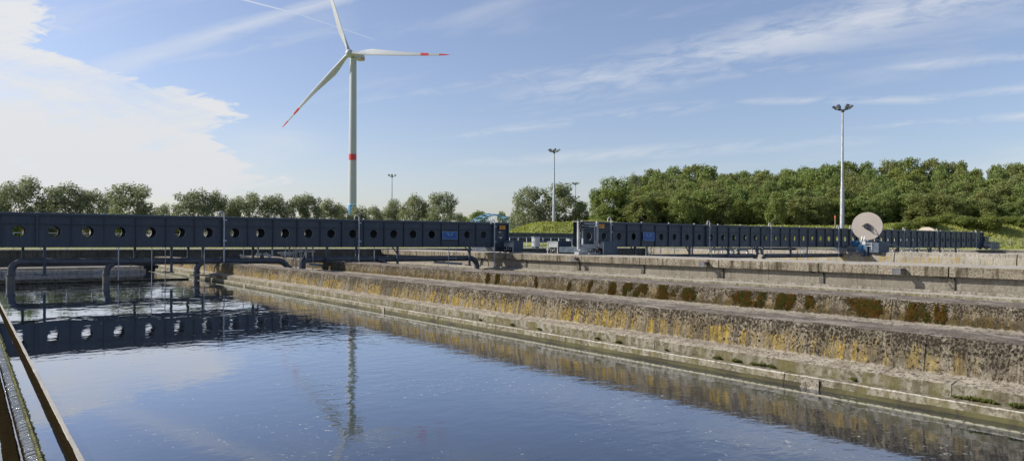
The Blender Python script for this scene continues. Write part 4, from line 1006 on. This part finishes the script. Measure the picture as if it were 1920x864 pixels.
G1 = 'silvery trees in a row behind the left bridge'
row = [(-30, 350, 60, 150, 'cut off tree at the far left edge behind the left bridge'),
 (38, 334, 78, 150, 'tallest tree at the left edge of the row, rounded twin crown'), (5, 368, 44, 160, 'low tree tucked under the first tall tree at the left edge'),
 (118, 343, 78, 152, 'broad second tall tree from the left'), (165, 356, 52, 158, 'narrow tree right of the second tall tree from the left'), (84, 372, 40, 165, 'small tree filling the first gap from the left'),
 (203, 366, 40, 165, 'small tree just left of the broad third crown'), (247, 343, 88, 150, 'broad dense third crown with drooping right side'),
 (303, 384, 36, 200, 'small dark tree alone in the widest gap'), (362, 355, 76, 156, 'wide tree right of the widest gap'), (407, 361, 44, 160, 'slim tree left of the first gooseneck pole'),
 (437, 372, 34, 168, 'small tree right of the first gooseneck pole'), (464, 363, 60, 162, 'round tree between the first pole and the joined trio'),
 (512, 366, 52, 166, 'left tree of the joined trio left of the turbine'), (553, 367, 46, 166, 'middle tree of the joined trio left of the turbine'), (582, 363, 48, 168, 'right and tallest tree of the joined trio left of the turbine'),
 (618, 376, 52, 176, 'low round tree left of the turbine foot'), (640, 384, 30, 190, 'tiny tree nearest left of the turbine foot'), (668, 385, 40, 180, 'low tree right in front of the turbine foot'), (701, 386, 52, 185, 'low bushy tree between turbine and far mast'),
 (738, 373, 42, 180, 'tree directly behind the far floodlight mast'), (774, 365, 54, 172, 'tree left of the broadest willow'), (826, 360, 64, 168, 'broadest pale tree left of the blue arch bridge'), (802, 382, 34, 175, 'small tree in front of the broadest pale tree'), (858, 398, 24, 190, 'tiny tree at the right foot of the broadest pale tree'),
 (991, 349, 64, 168, 'left one of the two big trees behind the grass mound'), (1046, 343, 76, 168, 'right and taller one of the two big trees behind the grass mound'), (970, 392, 36, 175, 'low shoulder tree left of the two big mound trees')]
for (px, top, wp, d, lab) in row: tree('willow', px, top, wp*1.24, d, lab, G1)
for (px, top, wp, d, lab) in ((897, 393, 56, 350, 'dark tree behind the left half of the blue arch'), (868, 403, 34, 350, 'small tree at the left foot of the blue arch'), (940, 395, 26, 350, 'small dark tree behind the right half of the blue arch'), (955, 405, 30, 350, 'low tree at the right foot of the blue arch')):
    tree('oak', px, top, wp, d, lab, 'trees around the blue arch bridge')
for (px, top, wp, d, lab) in ((325, 392, 50, 140, 'bright green bush below the trees left of the first pole'), (225, 398, 40, 140, 'bright bush under the third crown'), (15, 396, 40, 140, 'bright bush at the left edge'), (790, 403, 60, 150, 'bush below the broadest pale tree'), (560, 400, 60, 150, 'bush below the joined trio of trees')):
    tree('bush', px, top, wp, d, lab, 'bushes at the foot of the tree row')
tree('willow', 1151, 331, 84, 158, 'ragged tall tree with gaps at the left end of the wood', 'trees of the wooded slope', mt=M['oak'])
tree('oak', 1089, 375, 40, 172, 'dark tree just behind the thin far mast', 'trees of the wooded slope')
tree('willow', 1121, 352, 46, 160, 'thin leaning crown on the left edge of the wood', 'trees of the wooded slope', mt=M['oak'])
tree('oak', 1135, 385, 56, 156, 'low dense tree below the ragged tall tree', 'trees of the wooded slope')
tree('willow', 1188, 326, 36, 200, 'pale grey feathery tree between ragged tree and wood', 'trees of the wooded slope')
sk = [(1150, 350), (1185, 335), (1205, 312), (1250, 309), (1335, 306), (1350, 326), (1385, 317), (1440, 318), (1500, 310), (1560, 301), (1610, 303), (1680, 294), (1760, 297), (1805, 300), (1818, 313), (1860, 309), (1900, 300), (1960, 302), (2000, 305)]
lowp = [(1150, 395), (1200, 372), (1300, 362), (1400, 362), (1600, 366), (1760, 368), (1900, 372), (2000, 372)]
ip = lambda tb, x: float(np.interp(x, [q[0] for q in tb], [q[1] for q in tb]))
rows_ = [(154, 0., 40), (161, .16, 38), (169, .33, 38), (178, .50, 38), (188, .67, 38), (199, .84, 38), (210, 1., 36)]
rn = ['front', 'second', 'third', 'middle', 'fifth', 'sixth', 'topmost']
for ri, (d, t, st) in enumerate(rows_):
    x = 1160+ri*9 if ri < 5 else 1196
    while x < 1985:
        lo = ip(lowp, x); hi = ip(sk, x); top = lo+(hi-lo)*t+random.uniform(-10, 9)*(1.0 if ri < 6 else .4)
        if x < 1330 and ri >= 4: top = hi+(6-ri)*12+random.uniform(-2, 6)
        sec = 'left of tallest mast' if x < 1560 else ('right of tallest mast' if x < 1740 else 'near the right edge')
        size = random.choice(('narrow', 'broad', 'rounded')); wf = {'narrow': 1.05, 'broad': 1.75, 'rounded': 1.4}[size]
        hue = 'bright' if random.random() < .2 else ('olive' if random.random() < .3 else 'dark')
        tree('oak', x, top, st*wf*random.uniform(.93, 1.07), d+random.uniform(-4, 4), '%s %s green tree in the %s rank of the wood, %s' % (size, hue, rn[ri], sec), 'trees of the wooded slope', mt={'bright': M['bushl'], 'olive': M['olive'], 'dark': None}[hue])
        x += st*random.uniform(.75, 1.25)
# undergrowth bushes along the foot of the wood
bl = [(1698, 407, 54, 139, 'leftmost bright bush on the grass below the wood'), (1735, 402, 60, 141, 'round bush just right of the leftmost bright bush'), (1775, 392, 62, 143, 'taller pale bush below the dip of the skyline'), (1808, 400, 54, 140, 'olive bush between taller pale bush and right clump'), (1850, 393, 66, 139, 'large bright bush above the wire fence start'), (1893, 402, 52, 142, 'bush above the wire fence near the right edge'), (1925, 398, 60, 140, 'bush cut by the right edge of the photo'), (1716, 424, 34, 135, 'lowest small bush on the grass slope')]
for (px, top, wp, d, lab) in bl: tree('bush', px, top, wp*.92, d, lab, 'bushes on the grass slope at the right')
# grass tufts on the mound and slope
mb = MB()
tg = np.random.default_rng(3)
N = 26000
d = 126+tg.random(N)*32; r = -6+tg.random(N)*115
X = FW.x*d+RT.x*r; Y = FW.y*d+RT.y*r; Z = ground_h(X, Y); hh = .18+.35*tg.random(N); an = tg.random(N)*3.14; ww = .10+.12*tg.random(N)
P0 = np.stack([X-np.cos(an)*ww, Y-np.sin(an)*ww, Z-.03], 1); P1 = np.stack([X+np.cos(an)*ww, Y+np.sin(an)*ww, Z-.03], 1)
P2 = np.stack([X+np.cos(an)*ww*.8+tg.normal(0, .08, N), Y+tg.normal(0, .08, N), Z+hh], 1); P3 = np.stack([X-np.cos(an)*ww*.8+tg.normal(0, .08, N), Y+tg.normal(0, .08, N), Z+hh*.8], 1)
V = np.stack([P0, P1, P2, P3], 1).reshape(-1, 3); mb.v = V.tolist(); mb.f = [(4*i, 4*i+1, 4*i+2, 4*i+3) for i in range(N)]; mb.mi = [0]*N
M['tuft'] = mat('long_grass', leaf((.34, .36, .08), (.47, .46, .15), (.38, .40, .09)), rough=.8)
tag(mb.build('long_grass', M['tuft']), 'long yellowing grass on the mound and the slope behind the fence', 'grass', kind='stuff')
